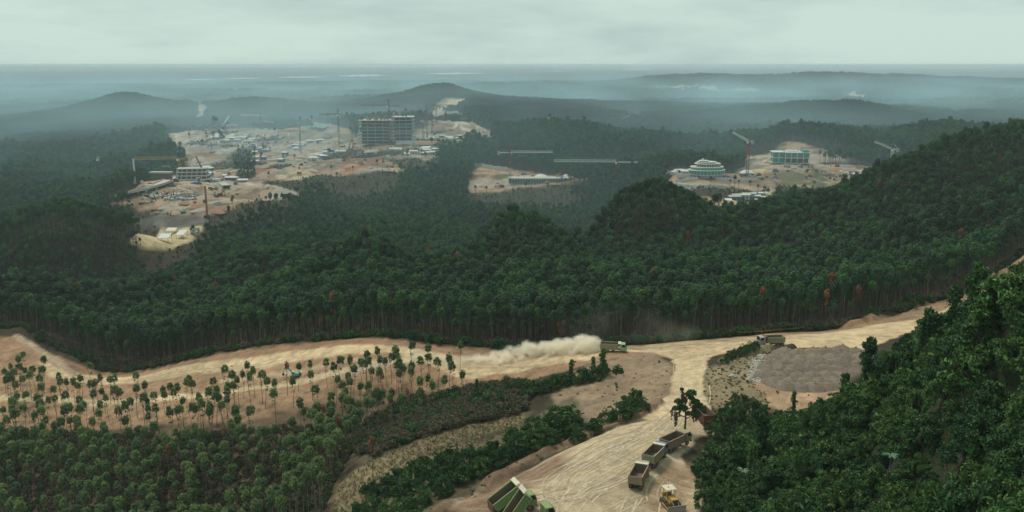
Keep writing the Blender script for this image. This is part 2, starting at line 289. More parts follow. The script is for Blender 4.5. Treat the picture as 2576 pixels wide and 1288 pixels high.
poly([(1480,306),(1560,302),(1600,290),(1620,300),(1540,312)], (.40,.34,.25), 14, dmin=1700)
poly([(2110,240),(2150,228),(2200,245),(2140,252)], (.45,.37,.26), 40, dmin=3000)
poly([(1640,220),(1760,214),(1890,226),(1780,228)], (.42,.36,.27), 40, dmin=3500)
poly([(1900,226),(1990,232),(1940,240)], (.42,.36,.27), 40, dmin=3500)
line([(2395,288),(2430,285)], 20, (.45,.36,.25), 8, dmin=1900)
fx, fy = GX.ravel(), GY.ravel()
BARE = np.zeros(len(fx))
noise = fbm(fx, fy, 30, 4, 21)
COL = np.empty((len(fx), 3)); COL[:] = FLOOR
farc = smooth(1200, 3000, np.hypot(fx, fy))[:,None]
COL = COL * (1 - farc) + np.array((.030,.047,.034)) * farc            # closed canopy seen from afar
ROADM = {}
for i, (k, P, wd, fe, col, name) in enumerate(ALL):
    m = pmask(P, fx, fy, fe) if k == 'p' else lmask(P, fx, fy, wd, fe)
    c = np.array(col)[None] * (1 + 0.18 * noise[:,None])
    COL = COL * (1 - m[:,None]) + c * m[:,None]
    if name and name != 'building_site': ROADM[name] = np.maximum(ROADM.get(name, 0 * m), m)
    elif name is None and i < FAR:
        pass
    if P is WOOD1: BARE = BARE * (1 - m)
    elif i >= FAR: BARE = np.maximum(BARE, m)
def grid_at(G, x, y):
    u = np.arctan2(x, y); v = np.log(np.hypot(x, y)); iu = np.clip(np.round((u - AZ0) / (AZ1 - AZ0) * (NA - 1)).astype(int), 0, NA - 1); iv = np.clip(np.searchsorted(gv, v), 0, NR - 1)
    return G.reshape(NR, NA)[iv, iu]
# building sites are rough: spoil heaps and platforms
wd_ = smooth(.17, .27, fbm(fx, fy, 55, 4, 88)) * smooth(960, 1060, np.hypot(fx, fy)) * (1 - smooth(2000, 2300, np.hypot(fx, fy)))      # strips of trees left standing on the sites
COL = COL * (1 - (wd_ * BARE)[:,None]) + np.array(FLOOR) * (wd_ * BARE)[:,None]; BARE = BARE * (1 - wd_)
site = BARE.reshape(NR, NA)
patch = fbm(fx, fy, 38, 4, 33)
p2_ = fbm(fx, fy, 16, 3, 34)[:,None]
pc = np.where(patch[:,None] > .15, np.array((.28,.25,.215)), np.where(patch[:,None] < -.18, np.array((.13,.095,.07)), np.where(p2_ > .22, np.array((.33,.19,.12)), np.where(p2_ < -.28, np.array((.075,.08,.055)), COL))))
blend = (BARE * np.maximum(smooth(.1, .26, np.abs(patch)), smooth(.18, .34, np.abs(p2_[:,0]))) * .72 * smooth(740, 860, np.hypot(fx, fy)) * (1 - smooth(2200, 2600, np.hypot(fx, fy))))[:,None]
COL = COL * (1 - blend) + pc * blend
GZ += site * (fbm(GX, GY, 16, 3, 12) * 1.8 + np.abs(fbm(GX, GY, 45, 2, 14)) * 3.5)
# berm beside the yard, rough bank beyond the upper road
GZ += (lmask(BERM, fx, fy, 2.2, 1.6) * (1.2 + .6 * fbm(fx, fy, 4, 2, 40))).reshape(GZ.shape)
RB = line([(2130,826),(2250,790),(2330,764),(2430,722),(2520,690),(2575,652)], 6, (.25,.165,.105), 2.0); ALL.pop()
GZ += (lmask(RB, fx, fy, 4, 4) * (2.0 + 1.2 * fbm(fx, fy, 5, 3, 41))).reshape(GZ.shape)
RM = wpoly([(1872,892),(1905,880),(1945,876),(1990,876)]); GZ += (lmask(RM, fx, fy, 2.4, 2.2) * 2.4).reshape(GZ.shape)
tq = at(1957, 869, 200); GZ -= (1.5 * np.exp(-((fx - tq[0]) ** 2 + (fy - tq[1] - 1) ** 2) / 38)).reshape(GZ.shape)
EB = np.array([pt(*e)[:2] for e in EDGE[2:17]])
GZ += (lmask(EB, fx, fy, 1.5, 2.5) * (0.9 + .7 * fbm(fx, fy, 6, 3, 42))).reshape(GZ.shape)
GZ += (pmask(BANK, fx, fy, 3) * fbm(fx, fy, 5, 3, 43) * .5).reshape(GZ.shape)

# ------------------------------------------------------------------ materials
def mat(name):
    m = bpy.data.materials.new(name); m.use_nodes = True; t = m.node_tree
    b = t.nodes['Principled BSDF']; b.inputs['Specular IOR Level'].default_value = 0.15; b.inputs['Roughness'].default_value = 0.85
    return m, t, b
def noise_node(t, vec, sc, det=4, rough=.6):
    n = N(t, 'ShaderNodeTexNoise'); n.inputs['Scale'].default_value = sc; n.inputs['Detail'].default_value = det; n.inputs['Roughness'].default_value = rough
    t.links.new(vec, n.inputs['Vector']); return n.outputs['Fac']
def mrange(t, v, a, b, c, d):
    n = N(t, 'ShaderNodeMapRange'); t.links.new(v, n.inputs[0])
    for i, q in enumerate((a, b, c, d)): n.inputs[i + 1].default_value = q
    return n.outputs[0]
def math_n(t, op, a, b):
    n = N(t, 'ShaderNodeMath', operation=op)
    for i, q in enumerate((a, b)):
        if isinstance(q, (int, float)): n.inputs[i].default_value = q
        else: t.links.new(q, n.inputs[i])
    return n.outputs[0]
def mixc(t, f, a, b, typ='MIX'):
    n = N(t, 'ShaderNodeMix', data_type='RGBA', blend_type=typ)
    for i, q in ((0, f), (6, a), (7, b)):
        if isinstance(q, (int, float)): n.inputs[i].default_value = q
        elif isinstance(q, tuple): n.inputs[i].default_value = (*q[:3], 1)
        else: t.links.new(q, n.inputs[i])
    return n.outputs[2]
def bump(t, b, h, st, dist):
    n = N(t, 'ShaderNodeBump'); n.inputs['Strength'].default_value = st; n.inputs['Distance'].default_value = dist
    t.links.new(h, n.inputs['Height']); t.links.new(n.outputs[0], b.inputs['Normal'])
def ground_material(name, tracks):
    m, t, b = mat(name); g = N(t, 'ShaderNodeNewGeometry'); pos = g.outputs['Position']
    a = N(t, 'ShaderNodeAttribute', attribute_name='albedo'); col = a.outputs['Color']
    n1 = noise_node(t, pos, 0.35, 6, .65); n2 = noise_node(t, pos, 2.6, 4, .7)
    k = math_n(t, 'MULTIPLY', mrange(t, n1, .3, .7, .66, 1.28), mrange(t, n2, .3, .7, .78, 1.2))
    n3 = noise_node(t, pos, .07, 4, .6); k = math_n(t, 'MULTIPLY', k, mrange(t, n3, .32, .68, .80, 1.18))
    if tracks:        # wheel tracks: rings of worn soil round the turning circles, streaks elsewhere
        hgt = None
        for (cx, cy, r0, r1, sc, ang) in tracks:
            s = N(t, 'ShaderNodeSeparateXYZ'); t.links.new(pos, s.inputs[0])
            dx = math_n(t, 'SUBTRACT', s.outputs[0], cx); dy = math_n(t, 'SUBTRACT', s.outputs[1], cy)
            r = math_n(t, 'SQRT', math_n(t, 'ADD', math_n(t, 'MULTIPLY', dx, dx), math_n(t, 'MULTIPLY', dy, dy)), 0)
            an = math_n(t, 'ARCTAN2', dy, dx)
            cb = N(t, 'ShaderNodeCombineXYZ'); t.links.new(math_n(t, 'MULTIPLY', r, sc), cb.inputs[0]); t.links.new(math_n(t, 'MULTIPLY', an, ang), cb.inputs[1]); cb.inputs[2].default_value = cx
            st = noise_node(t, cb.outputs[0], 1.0, 3, .6)
            zone = math_n(t, 'MULTIPLY', mrange(t, r, r0 - 6, r0, 0, 1), mrange(t, r, r1, r1 + 8, 1, 0))
            patchy = mrange(t, noise_node(t, pos, .09, 2, .5), .38, .55, .15, 1)
            f = math_n(t, 'MULTIPLY', math_n(t, 'MULTIPLY', zone, patchy), mrange(t, st, .50, .64, 0, .26))
            col = mixc(t, f, col, (.60,.50,.36)); fd = math_n(t, 'MULTIPLY', math_n(t, 'MULTIPLY', zone, patchy), mrange(t, st, .46, .34, 0, .26)); col = mixc(t, fd, col, (.22,.155,.10))
    cc = N(t, 'ShaderNodeVectorMath', operation='SCALE'); t.links.new(col, cc.inputs[0]); t.links.new(k, cc.inputs['Scale']); t.links.new(cc.outputs[0], b.inputs['Base Color'])
    b.inputs['Roughness'].default_value = 0.95; b.inputs['Specular IOR Level'].default_value = 0.08
    bump(t, b, math_n(t, 'ADD', n1, math_n(t, 'MULTIPLY', n2, .35)), .55, .8)
    return m
yc = at(1210, 1330); y2 = at(1560, 1010)
M_GROUND = ground_material('bare_ground', None)
M_ROAD = ground_material('worn_dirt', [(yc[0] + 4, yc[1] - 26, 24, 62, 1.1, 3.0), (y2[0] - 48, y2[1] - 20, 30, 70, .9, 3.5)])
M_GRAVEL = ground_material('crushed_gravel', None)
# ------------------------------------------------------------------ ground meshes: one sheet cut along the rims of roads and yards
vidx = np.arange(NA * NR).reshape(NR, NA)
FACES = np.stack([vidx[:-1,:-1], vidx[:-1,1:], vidx[1:,1:], vidx[1:,:-1]], -1).reshape(-1, 4)
VERT = np.stack([GX, GY, GZ], -1).reshape(-1, 3)
def mesh_np(name, V, Fq, smooth_shade=True):
    me = bpy.data.meshes.new(name); me.vertices.add(len(V)); me.vertices.foreach_set('co', np.ascontiguousarray(V, np.float32).ravel())
    k = Fq.shape[1]; me.loops.add(Fq.size); me.loops.foreach_set('vertex_index', np.ascontiguousarray(Fq, np.int32).ravel())
    me.polygons.add(len(Fq)); me.polygons.foreach_set('loop_start', np.arange(0, Fq.size, k, dtype=np.int32)); me.polygons.foreach_set('loop_total', np.full(len(Fq), k, np.int32))
    if smooth_shade: me.polygons.foreach_set('use_smooth', np.ones(len(Fq), bool))
    me.update(); return me
def sheet(name, fmask, m):
    f = FACES[fmask]; used, inv = np.unique(f, return_inverse=True)
    me = mesh_np(name, VERT[used], inv.reshape(-1, 4)); a = me.attributes.new('albedo', 'FLOAT_COLOR', 'POINT')
    a.data.foreach_set('color', np.concatenate([COL[used], np.ones((len(used), 1))], 1).astype(np.float32).ravel())
    o = bpy.data.objects.new(name, me); C.objects.link(o); o['kind'] = 'structure'; me.materials.append(m); return o
left = np.ones(len(FACES), bool)
for nm in ('gravel_pad', 'dirt_yard', 'dirt_road', 'dirt_track', 'haul_road'):
    fm = (ROADM[nm][FACES].mean(1) > .5) & left; left &= ~fm
    sheet(nm, fm, M_GRAVEL if nm == 'gravel_pad' else M_ROAD)
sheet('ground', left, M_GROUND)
def blocked():
    q = (CZ - GZ) / (CZ - GZ - TREE); o = np.zeros(GZ.shape)
    for t in (.45, .9): o = np.maximum(o, grid_at(BARE, GX * (1 + (q - 1) * t), GY * (1 + (q - 1) * t)))
    return o
print('ground', round(time.time() - T0, 1))

# ------------------------------------------------------------------ vegetation: materials
def leaf_material(name, dark, light, trans=.10):
    m, t, b = mat(name); oi = N(t, 'ShaderNodeObjectInfo'); g = N(t, 'ShaderNodeNewGeometry')
    f = mrange(t, oi.outputs['Random'], 0, 1, 0, 1)
    col = mixc(t, f, dark, light)
    v = mrange(t, g.outputs['Random Per Island'], 0, 1, .55, 1.5)
    sc = N(t, 'ShaderNodeVectorMath', operation='SCALE'); t.links.new(col, sc.inputs[0]); t.links.new(v, sc.inputs['Scale'])
    t.links.new(sc.outputs[0], b.inputs['Base Color']); b.inputs['Roughness'].default_value = .65; b.inputs['Specular IOR Level'].default_value = .2
    tr = N(t, 'ShaderNodeBsdfTranslucent'); t.links.new(sc.outputs[0], tr.inputs['Color']); ms = N(t, 'ShaderNodeMixShader'); ms.inputs[0].default_value = trans
    t.links.new(b.outputs[0], ms.inputs[1]); t.links.new(tr.outputs[0], ms.inputs[2]); t.links.new(ms.outputs[0], t.nodes['Material Output'].inputs['Surface'])
    return m
def plain_material(name, col, rough=.85, var=.25, sc=3.0):
    m, t, b = mat(name); g = N(t, 'ShaderNodeNewGeometry'); tcn = N(t, 'ShaderNodeTexCoord')
    n = noise_node(t, tcn.outputs['Object'], sc, 4, .65); k = mrange(t, n, .3, .7, 1 - var, 1 + var)
    s = N(t, 'ShaderNodeVectorMath', operation='SCALE'); s.inputs[0].default_value = col; t.links.new(k, s.inputs['Scale']); t.links.new(s.outputs[0], b.inputs['Base Color'])
    b.inputs['Roughness'].default_value = rough; return m
M_LEAF = leaf_material('plantation_leaves', (.020,.062,.032), (.066,.138,.040))
M_LEAFD = leaf_material('olive_leaves', (.028,.056,.032), (.050,.084,.036))
M_JUNG = leaf_material('jungle_leaves', (.023,.062,.022), (.060,.125,.032))
M_VINE = leaf_material('vine_leaves', (.036,.082,.028), (.090,.155,.042))
M_LEAFDEEP = leaf_material('deep_green_leaves', (.018,.044,.026), (.030,.062,.032))  # deeper green leaf tone, mixed in by patches
M_DEADL = leaf_material('dead_leaves', (.20,.075,.035), (.26,.12,.06))
M_DRYL = leaf_material('dry_scrub_leaves', (.125,.100,.062), (.098,.098,.052))
M_PALML = leaf_material('pale_broad_leaves', (.09,.15,.09), (.12,.18,.10))
M_BARK = plain_material('grey_bark', (.125,.098,.078), .9, .3, 1.5)
M_BARKL = plain_material('pale_bark', (.21,.16,.12), .9, .3, 1.5)
M_BARKD = plain_material('dark_bark', (.075,.055,.042), .9, .3, 1.5)
M_FARL = leaf_material('far_canopy', (.022,.042,.028), (.034,.056,.032))
# ------------------------------------------------------------------ vegetation: shapes
class MB:
    def __init__(s): s.v = []; s.f = []; s.n = 0; s.mi = []
    def add(s, V, Fs, mi=0):
        V = np.asarray(V, float); s.v.append(V); s.f += [tuple(int(i) + s.n for i in q) for q in Fs]; s.mi += [mi] * len(Fs); s.n += len(V)
    def mesh(s, name, mats, sm=False):
        me = bpy.data.meshes.new(name); me.from_pydata(np.concatenate(s.v).tolist(), [], s.f)
        for m in mats: me.materials.append(m)
        if max(s.mi) > 0: me.polygons.foreach_set('material_index', s.mi)
        if sm: me.polygons.foreach_set('use_smooth', np.ones(len(s.f), bool))
        me.update(); return me
def tube(mb, pts, rad, k=5, mi=0, cap=True):
    pts = np.asarray(pts, float); V = []; n = len(pts)
    for i in range(n):
        d = pts[min(i+1,n-1)] - pts[max(i-1,0)]; d = d / (np.linalg.norm(d) + 1e-9)
        a = np.cross(d, (0,0,1.0) if abs(d[2]) < .9 else (1.0,0,0)); a /= np.linalg.norm(a); b = np.cross(d, a)
        for j in range(k):
            t = 2 * math.pi * j / k; V.append(pts[i] + rad[i] * (math.cos(t) * a + math.sin(t) * b))
    Fs = [(i*k+j, i*k+(j+1)%k, (i+1)*k+(j+1)%k, (i+1)*k+j) for i in range(n-1) for j in range(k)]
    if cap: Fs += [tuple(range((n-1)*k, n*k)), tuple(range(k-1,-1,-1))]
    mb.add(V, Fs, mi)
def leaves(mb, P, Nn, size, r, mi=0, aspect=1.5, jit=.7, droop=.0):
    """a rhombic leaf face at every point of P, turned roughly to face along Nn"""
    n = len(P); d = Nn + r.normal(0, jit, (n, 3)); d[:,2] += .25; d /= np.linalg.norm(d, axis=1)[:,None] + 1e-9
    a = np.cross(d, r.normal(0, 1, (n, 3))); a[:,2] -= droop; a /= np.linalg.norm(a, axis=1)[:,None] + 1e-9; b = np.cross(d, a)
    s = (size * r.uniform(.6, 1.35, n))[:,None] * .5
    A, B = a * s * aspect, b * s
    k = d * s * .35
    V = np.stack([P - A - k, P - B * .9 - A * .1 + k * .3, P + A - k, P + B * .9 - A * .1 + k * .3], 1).reshape(-1, 3)
    Fs = np.arange(4 * n).reshape(-1, 4)
    mb.v.append(V); mb.f += [tuple(q) for q in (Fs + mb.n).tolist()]; mb.mi += [mi] * n; mb.n += 4 * n
def shell(r, n, ctr, rad, inner=.55, up=-.5):
    d = r.normal(0, 1, (n * 2, 3)); d /= np.linalg.norm(d, axis=1)[:,None]; d = d[d[:,2] > up][:n]
    q = r.uniform(inner ** 3, 1, (len(d), 1)) ** (1/3); return np.asarray(ctr) + d * q * np.asarray(rad), d
def plantation_crown(seed, leaf_mat, H=16.0, n=340, wide=1.6, ls=.46):
    r = np.random.default_rng(seed); mb = MB()
    base = H * r.uniform(.70, .75); hc = H - base
    P, d = shell(r, int(n * .55), (0, 0, base + hc * .42), (wide * .92, wide * .92, hc * .55), .72, -.55); d[:,2] += .35; leaves(mb, P, d, ls, r, 0, 1.4, .38)
    for i in range(6):
        a = r.uniform(0, 6.28); q = wide * r.uniform(.35, .75); z = base + hc * r.uniform(.2, .8); w = wide * r.uniform(.38, .55)
        P, d = shell(r, int(n * .075), (math.cos(a) * q, math.sin(a) * q, z), (w, w, w * .95), .6, -.4); d[:,2] += .3; leaves(mb, P, d, ls, r, 0, 1.4, .4)
    for i in range(7):      # stray lower twigs
        z = base - r.uniform(.0, H * .22); a = r.uniform(0, 6.28); P, d = shell(r, 6, (math.cos(a) * .6, math.sin(a) * .6, z), (.4, .4, .3), .2); leaves(mb, P, d, ls * .8, r)
    return mb.mesh('crown', [leaf_mat])
def plantation_trunk(seed, bark, H=16.0, k=1.0):
    r = np.random.default_rng(seed); mb = MB(); lean = r.normal(0, .38, 2)
    z = np.array([-.8, H * .3, H * .65, H * .94]); pts = np.stack([lean[0] * (z / H) ** 2 * 2, lean[1] * (z / H) ** 2 * 2, z], 1); tube(mb, pts, [.15 * k, .12 * k, .085 * k, .03 * k], 5)
    for i in range(7):
        zz = r.uniform(H * .5, H * .85); a = r.uniform(0, 6.28); p0 = np.array([lean[0] * (zz / H) ** 2 * 2, lean[1] * (zz / H) ** 2 * 2, zz]); p1 = p0 + np.array([math.cos(a), math.sin(a), .9]) * r.uniform(.6, 1.1); tube(mb, [p0, p1], [.04, .015], 3, cap=False)
    return mb.mesh('trunk', [bark], True)
def join_meshes(name, parts):
    me = bpy.data.meshes.new(name); V = []; Fs = []; MI = []; n = 0; mats = []
    for p in parts:
        co = np.empty(len(p.vertices) * 3); p.vertices.foreach_get('co', co); V.append(co.reshape(-1, 3))
        off = len(mats)
        for q in p.materials: mats.append(q)
        for q in p.polygons: Fs.append(tuple(i + n for i in q.vertices)); MI.append(off + q.material_index)
        n += len(p.vertices)
    me.from_pydata(np.concatenate(V).tolist(), [], Fs)
    for q in mats: me.materials.append(q)
    me.polygons.foreach_set('material_index', MI); me.update(); return me
def slender_crown(seed, lm, H=10.0, n=420):
    r = np.random.default_rng(seed); mb = MB(); base = H * r.uniform(.66, .71); hc = H - base; k = 8; w0 = r.uniform(1.0, 1.25)
    P, d = shell(r, int(n * .45), (0, 0, base + hc * .5), (w0 * .85, w0 * .85, hc * .5), .45, -.8); d[:,2] += .3; leaves(mb, P, d, .30, r, 0, 1.6, .45, .3)
    for i in range(k):
        a = i * 2.4 + r.normal(0, .4); t = r.uniform(.15, .85); w = w0 * r.uniform(.32, .5); q = w0 * .62 * math.sin(math.pi * (t * .8 + .15))
        P, d = shell(r, int(n * .07), (math.cos(a) * q, math.sin(a) * q, base + hc * t), (w, w, w * .9), .35, -.7); d[:,2] += .3; leaves(mb, P, d, .30, r, 0, 1.6, .5, .4)
    for i in range(4):
        z = base - r.uniform(0, H * .16); a = r.uniform(0, 6.28); q = r.uniform(.25, .6); P, d = shell(r, 6, (math.cos(a) * q, math.sin(a) * q, z), (.28, .28, .2), .2); leaves(mb, P, d, .24, r, 0, 1.9, .7, .6)
    return mb.mesh('crown', [lm])
PT = [(plantation_trunk(100 + i, M_BARK), plantation_crown(100 + i, M_LEAF if i % 3 else M_LEAFD, 16.0, 400, 1.62 + .14 * (i % 3), .44)) for i in range(6)]
M_LEAFY = leaf_material('young_leaves', (.105,.160,.075), (.195,.260,.095), .48)
PS = [(plantation_trunk(140 + i, M_BARKL, 10.0, .58), slender_crown(140 + i, M_LEAFY)) for i in range(6)]
PTD = [(plantation_trunk(120 + i, M_BARKD), plantation_crown(120 + i, M_DEADL, 16.0, 240, 1.2)) for i in range(2)]
def jungle_crown(seed, lm, lm2, W=2.6, Hh=4.2, n=2400, ls=.36, tall=False):
    r = np.random.default_rng(seed); mb = MB(); nl = r.integers(16, 24)
    for i in range(nl):
        if tall: c = (r.normal(0, W * .25), r.normal(0, W * .25), Hh * (.10 + .86 * i / (nl - 1))); R = W * r.uniform(.3, .6)
        else:
            a = r.uniform(0, 6.28); q = math.sqrt(r.random()) * W; c = (math.cos(a) * q, math.sin(a) * q, Hh * (.25 + .72 * (1 - (q / W) ** 2) * r.uniform(.45, 1.1))); R = r.uniform(.35, 1.0) * W / 2.6
        P, d = shell(r, int(n / nl), c, (R * r.uniform(.8, 1.3), R * r.uniform(.8, 1.3), R * r.uniform(.5, .9)), .35, -.45); P += r.normal(0, .10, P.shape); d[:,2] += .25
        leaves(mb, P, d, ls, r, 1 if r.random() < .3 else 0, 1.45, .6, .5)
        for j in range(2):     # creepers hanging from the lobe
            a = r.uniform(0, 6.28); m = int(n / nl / 9); z = np.linspace(0, -r.uniform(.8, 2.4), m)
            P2 = np.stack([c[0] + math.cos(a) * R * .95 + r.normal(0, .13, m), c[1] + math.sin(a) * R * .95 + r.normal(0, .13, m), c[2] + z], 1); P2[:,2] = np.maximum(P2[:,2], .1)
            leaves(mb, P2, np.tile([math.cos(a), math.sin(a), .2], (m, 1)), ls * .8, r, 1, 1.3, .5, .5)
    for i in range(7):         # sprays of bigger leaves standing out of the outline
        a = r.uniform(0, 6.28); q = W * r.uniform(.3, 1.0); P, d = shell(r, 12, (math.cos(a) * q, math.sin(a) * q, Hh * (.5 + .5 * (1 - (q / W) ** 2)) + .25) if not tall else (0, 0, Hh * r.uniform(.9, 1.03)), (.5, .5, .35), .2); leaves(mb, P, d, ls * 1.5, r, 1, 1.8, .7, .6)
    return mb.mesh('crown', [lm, lm2])
def jungle_trunk(seed, bark, W=2.6, Hh=4.2):
    r = np.random.default_rng(seed); mb = MB(); tube(mb, [(0,0,-1), (.1,.05,Hh * .35), (.2 * r.normal(), .2 * r.normal(), Hh * .75)], [.22, .16, .08], 6)
    for i in range(5):
        a = r.uniform(0, 6.28); z = Hh * r.uniform(.25, .5); tube(mb, [(.1, .05, z), (math.cos(a) * W * .35, math.sin(a) * W * .35, z + Hh * .2), (math.cos(a) * W * .7, math.sin(a) * W * .7, z + Hh * .3)], [.09, .06, .03], 4, cap=False)
    return mb.mesh('trunk', [bark], True)
JT = [(jungle_trunk(200 + i, M_BARKD), jungle_crown(200 + i, M_JUNG, M_VINE, 2.5, 4.4, 4200, .21 + .04 * (i % 3))) for i in range(6)]
JV = [(jungle_trunk(230 + i, M_BARKD, 1.0, 6.5), jungle_crown(230 + i, M_JUNG, M_VINE, 1.15, 7.0, 2400, .24, True)) for i in range(3)]
def shrub_crown(seed, lm, n=240, W=1.2, Hh=1.5, ls=.24):
    r = np.random.default_rng(seed); mb = MB()
    for i in range(6):
        a = r.uniform(0, 6.28); q = r.random() * W * .6; P, d = shell(r, n // 6, (math.cos(a) * q, math.sin(a) * q, Hh * r.uniform(.3, .7)), (W * .55, W * .55, Hh * .4), .35, -.6); leaves(mb, P, d, ls, r)
    for i in range(7):
        a = r.uniform(0, 6.28); tube(mb, [(0,0,-.2), (math.cos(a) * W * .4, math.sin(a) * W * .4, Hh * .6), (math.cos(a) * W * .7, math.sin(a) * W * .7, Hh * 1.15)], [.03, .022, .008], 3, 1, False)
    return mb.mesh('shrub', [lm, M_BARK])
SHD = [shrub_crown(300 + i, M_DRYL) for i in range(3)]; SHG = [shrub_crown(310 + i, M_JUNG, 300, 1.3, 1.6, .28) for i in range(3)]
def far_clump(seed):
    r = np.random.default_rng(seed); mb = MB()
    for i in range(9):
        a = r.uniform(0, 6.28); q = math.sqrt(r.random()) * 6; c = (math.cos(a) * q, math.sin(a) * q, 7 + r.uniform(-1.5, 3)); P, d = shell(r, 36, c, (2.6, 2.6, 3.2), .6, -.3); leaves(mb, P, d, 1.35, r)
    return mb.mesh('canopy', [M_FARL])
FC = [far_clump(400 + i) for i in range(4)]
# ------------------------------------------------------------------ vegetation: helpers for things and masses
def obj(name, me, parent=None, loc=None):
    o = bpy.data.objects.new(name, me); C.objects.link(o)
    if parent: o.parent = parent
    if loc is not None: o.location = loc
    return o
def tag(o, label, cat=None, group=None, kind=None):
    o['label'] = label
    if cat: o['category'] = cat
    if group: o['group'] = group
    if kind: o['kind'] = kind
    return o
def thing(name, label, cat, loc=(0,0,0), rz=0, sc=1.0, group=None):
    o = bpy.data.objects.new(name, None); C.objects.link(o); o.location = loc; o.rotation_euler = (0, 0, rz); o.scale = (sc,) * 3 if np.isscalar(sc) else sc
    o.empty_display_size = .1; return tag(o, label, cat, group)
def plant(name, label, group, proto, x, y, sc=1.0, rz=None, cat='tree', dz=0.0, tilt=None):
    e = thing(name, label, cat, (x, y, h1(x, y) + dz), random.uniform(0, 6.28) if rz is None else rz, sc, group)
    if tilt: e.rotation_euler = (tilt[0], tilt[1], e.rotation_euler[2])
    obj('trunk', proto[0], e); obj('crown', proto[1], e); return e
def mass(name, label, protos, X, Y, Z, S, idx=None, group=None):
    """an uncountable stand: points carrying instances of a few plants"""
    n = len(X); me = bpy.data.meshes.new(name); me.vertices.add(n); me.vertices.foreach_set('co', np.stack([X, Y, Z], 1).astype(np.float32).ravel())
    for nm, typ, dat in (('size', 'FLOAT', S), ('turn', 'FLOAT', rng.uniform(0, 6.28, n)), ('pick', 'INT', rng.integers(0, len(protos), n) if idx is None else idx)):
        me.attributes.new(nm, typ, 'POINT').data.foreach_set('value', np.asarray(dat, np.int32 if typ == 'INT' else np.float32))
    o = bpy.data.objects.new(name, me); C.objects.link(o); o['kind'] = 'stuff'; o['label'] = label
    col = bpy.data.collections.new(name + '_plants')
    for i, p in enumerate(protos):
        q = bpy.data.objects.new('%s_plant_%02d' % (name, i), p); col.objects.link(q)
    g = bpy.data.node_groups.new(name + '_scatter', 'GeometryNodeTree'); g.interface.new_socket('Geometry', in_out='INPUT', socket_type='NodeSocketGeometry'); g.interface.new_socket('Geometry', in_out='OUTPUT', socket_type='NodeSocketGeometry')
    gi = N(g, 'NodeGroupInput'); go = N(g, 'NodeGroupOutput'); mp_ = N(g, 'GeometryNodeMeshToPoints'); ip = N(g, 'GeometryNodeInstanceOnPoints'); ci = N(g, 'GeometryNodeCollectionInfo')
    ci.inputs['Collection'].default_value = col; ci.inputs['Separate Children'].default_value = True; ci.inputs['Reset Children'].default_value = True; ip.inputs['Pick Instance'].default_value = True
    def attr(nm, ty):
        a = N(g, 'GeometryNodeInputNamedAttribute', data_type=ty); a.inputs['Name'].default_value = nm; return a.outputs['Attribute']
    cx = N(g, 'ShaderNodeCombineXYZ'); g.links.new(attr('turn', 'FLOAT'), cx.inputs[2])
    g.links.new(gi.outputs[0], mp_.inputs['Mesh']); g.links.new(mp_.outputs[0], ip.inputs['Points']); g.links.new(ci.outputs[0], ip.inputs['Instance'])
    g.links.new(attr('pick', 'INT'), ip.inputs['Instance Index']); g.links.new(cx.outputs[0], ip.inputs['Rotation']); g.links.new(attr('size', 'FLOAT'), ip.inputs['Scale']); g.links.new(ip.outputs[0], go.inputs[0])
    md = o.modifiers.new('scatter', 'NODES'); md.node_group = g; return o
def scatter(s, x0, x1, y0, y1, r):
    nx, ny = int((x1 - x0) / s), int((y1 - y0) / s); a, b = np.meshgrid(np.arange(nx), np.arange(ny)); a = a.ravel() + (b.ravel() % 2) * .5
    return x0 + (a + r.uniform(-.38, .38, len(a))) * s, y0 + (b.ravel() + r.uniform(-.38, .38, len(a))) * s
# what the camera can never see behind the ridges is left unplanted (with a wide margin)
top = (GZ + TREE - CZ) / GR; vis = np.maximum.accumulate(top, 0); prev = np.vstack([np.full((1, NA), -9.), vis[:-1]])
seen = ((GZ + TREE + 7 + GR * .004 - CZ) / GR > prev).ravel().astype(float)
HAZ = math.radians(36)
def forest_points(r0, r1, s, seed):
    r = np.random.default_rng(seed); xm = r1 * math.sin(HAZ); x, y = scatter(s, -xm, xm, r0 * .75, r1, r)
    u = np.arctan2(x, y); R = np.hypot(x, y); k = (np.abs(u) < HAZ) & (R > r0) & (R <= r1); x, y, u, R = x[k], y[k], u[k], R[k]
    k = (R > edge_r(u) + 1.0) & (grid_at(BARE, x, y) < .35) & (grid_at(seen, x, y) > .5) & (r.random(len(x)) > .03)
    x, y = x[k], y[k]; zz = hz(x, y); q = (CZ - zz) / (CZ - zz - TREE)
    blk = np.maximum.reduce([grid_at(BARE, x * (1 + (q - 1) * t), y * (1 + (q - 1) * t)) for t in (.45, .9)])
    low = (blk > .5); k = ~low | (r.random(len(x)) < .55); return x[k], y[k], np.where(low[k], np.where(r.random(k.sum()) < .04, .8, r.uniform(.16, .34, k.sum())), 1.0)
fX, fY, fS = [], [], []
for (r0, r1, s, sc) in ((240, 700, 3.5, 1.0), (700, 1150, 3.8, 1.05), (1150, 1700, 5.0, 1.35)):
    x, y, lo = forest_points(r0, r1, s, int(r0)); fX.append(x); fY.append(y); fS.append(sc * lo * (1 + .14 * fbm(x, y, 40, 2, 55)) * rng.uniform(.78, 1.16, len(x)))
fX, fY, fS = map(np.concatenate, (fX, fY, fS))
eg = np.hypot(fX, fY) - edge_r(np.arctan2(fX, fY)); rr = rng.random(len(fX)); fS = np.where((eg < 14) & (rr < .42), fS * rng.uniform(.42, .85, len(fX)), fS); fS = np.where((eg > 14) & (rr < .12), fS * .7, fS); fS = np.where(rr > .965, fS * 1.22, fS)
fS = np.where(inpoly(WOOD1, fX, fY), fS * rng.uniform(.3, .6, len(fX)), fS)
tone = fbm(fX, fY, 55, 3, 57) + rng.normal(0, .22, len(fX))
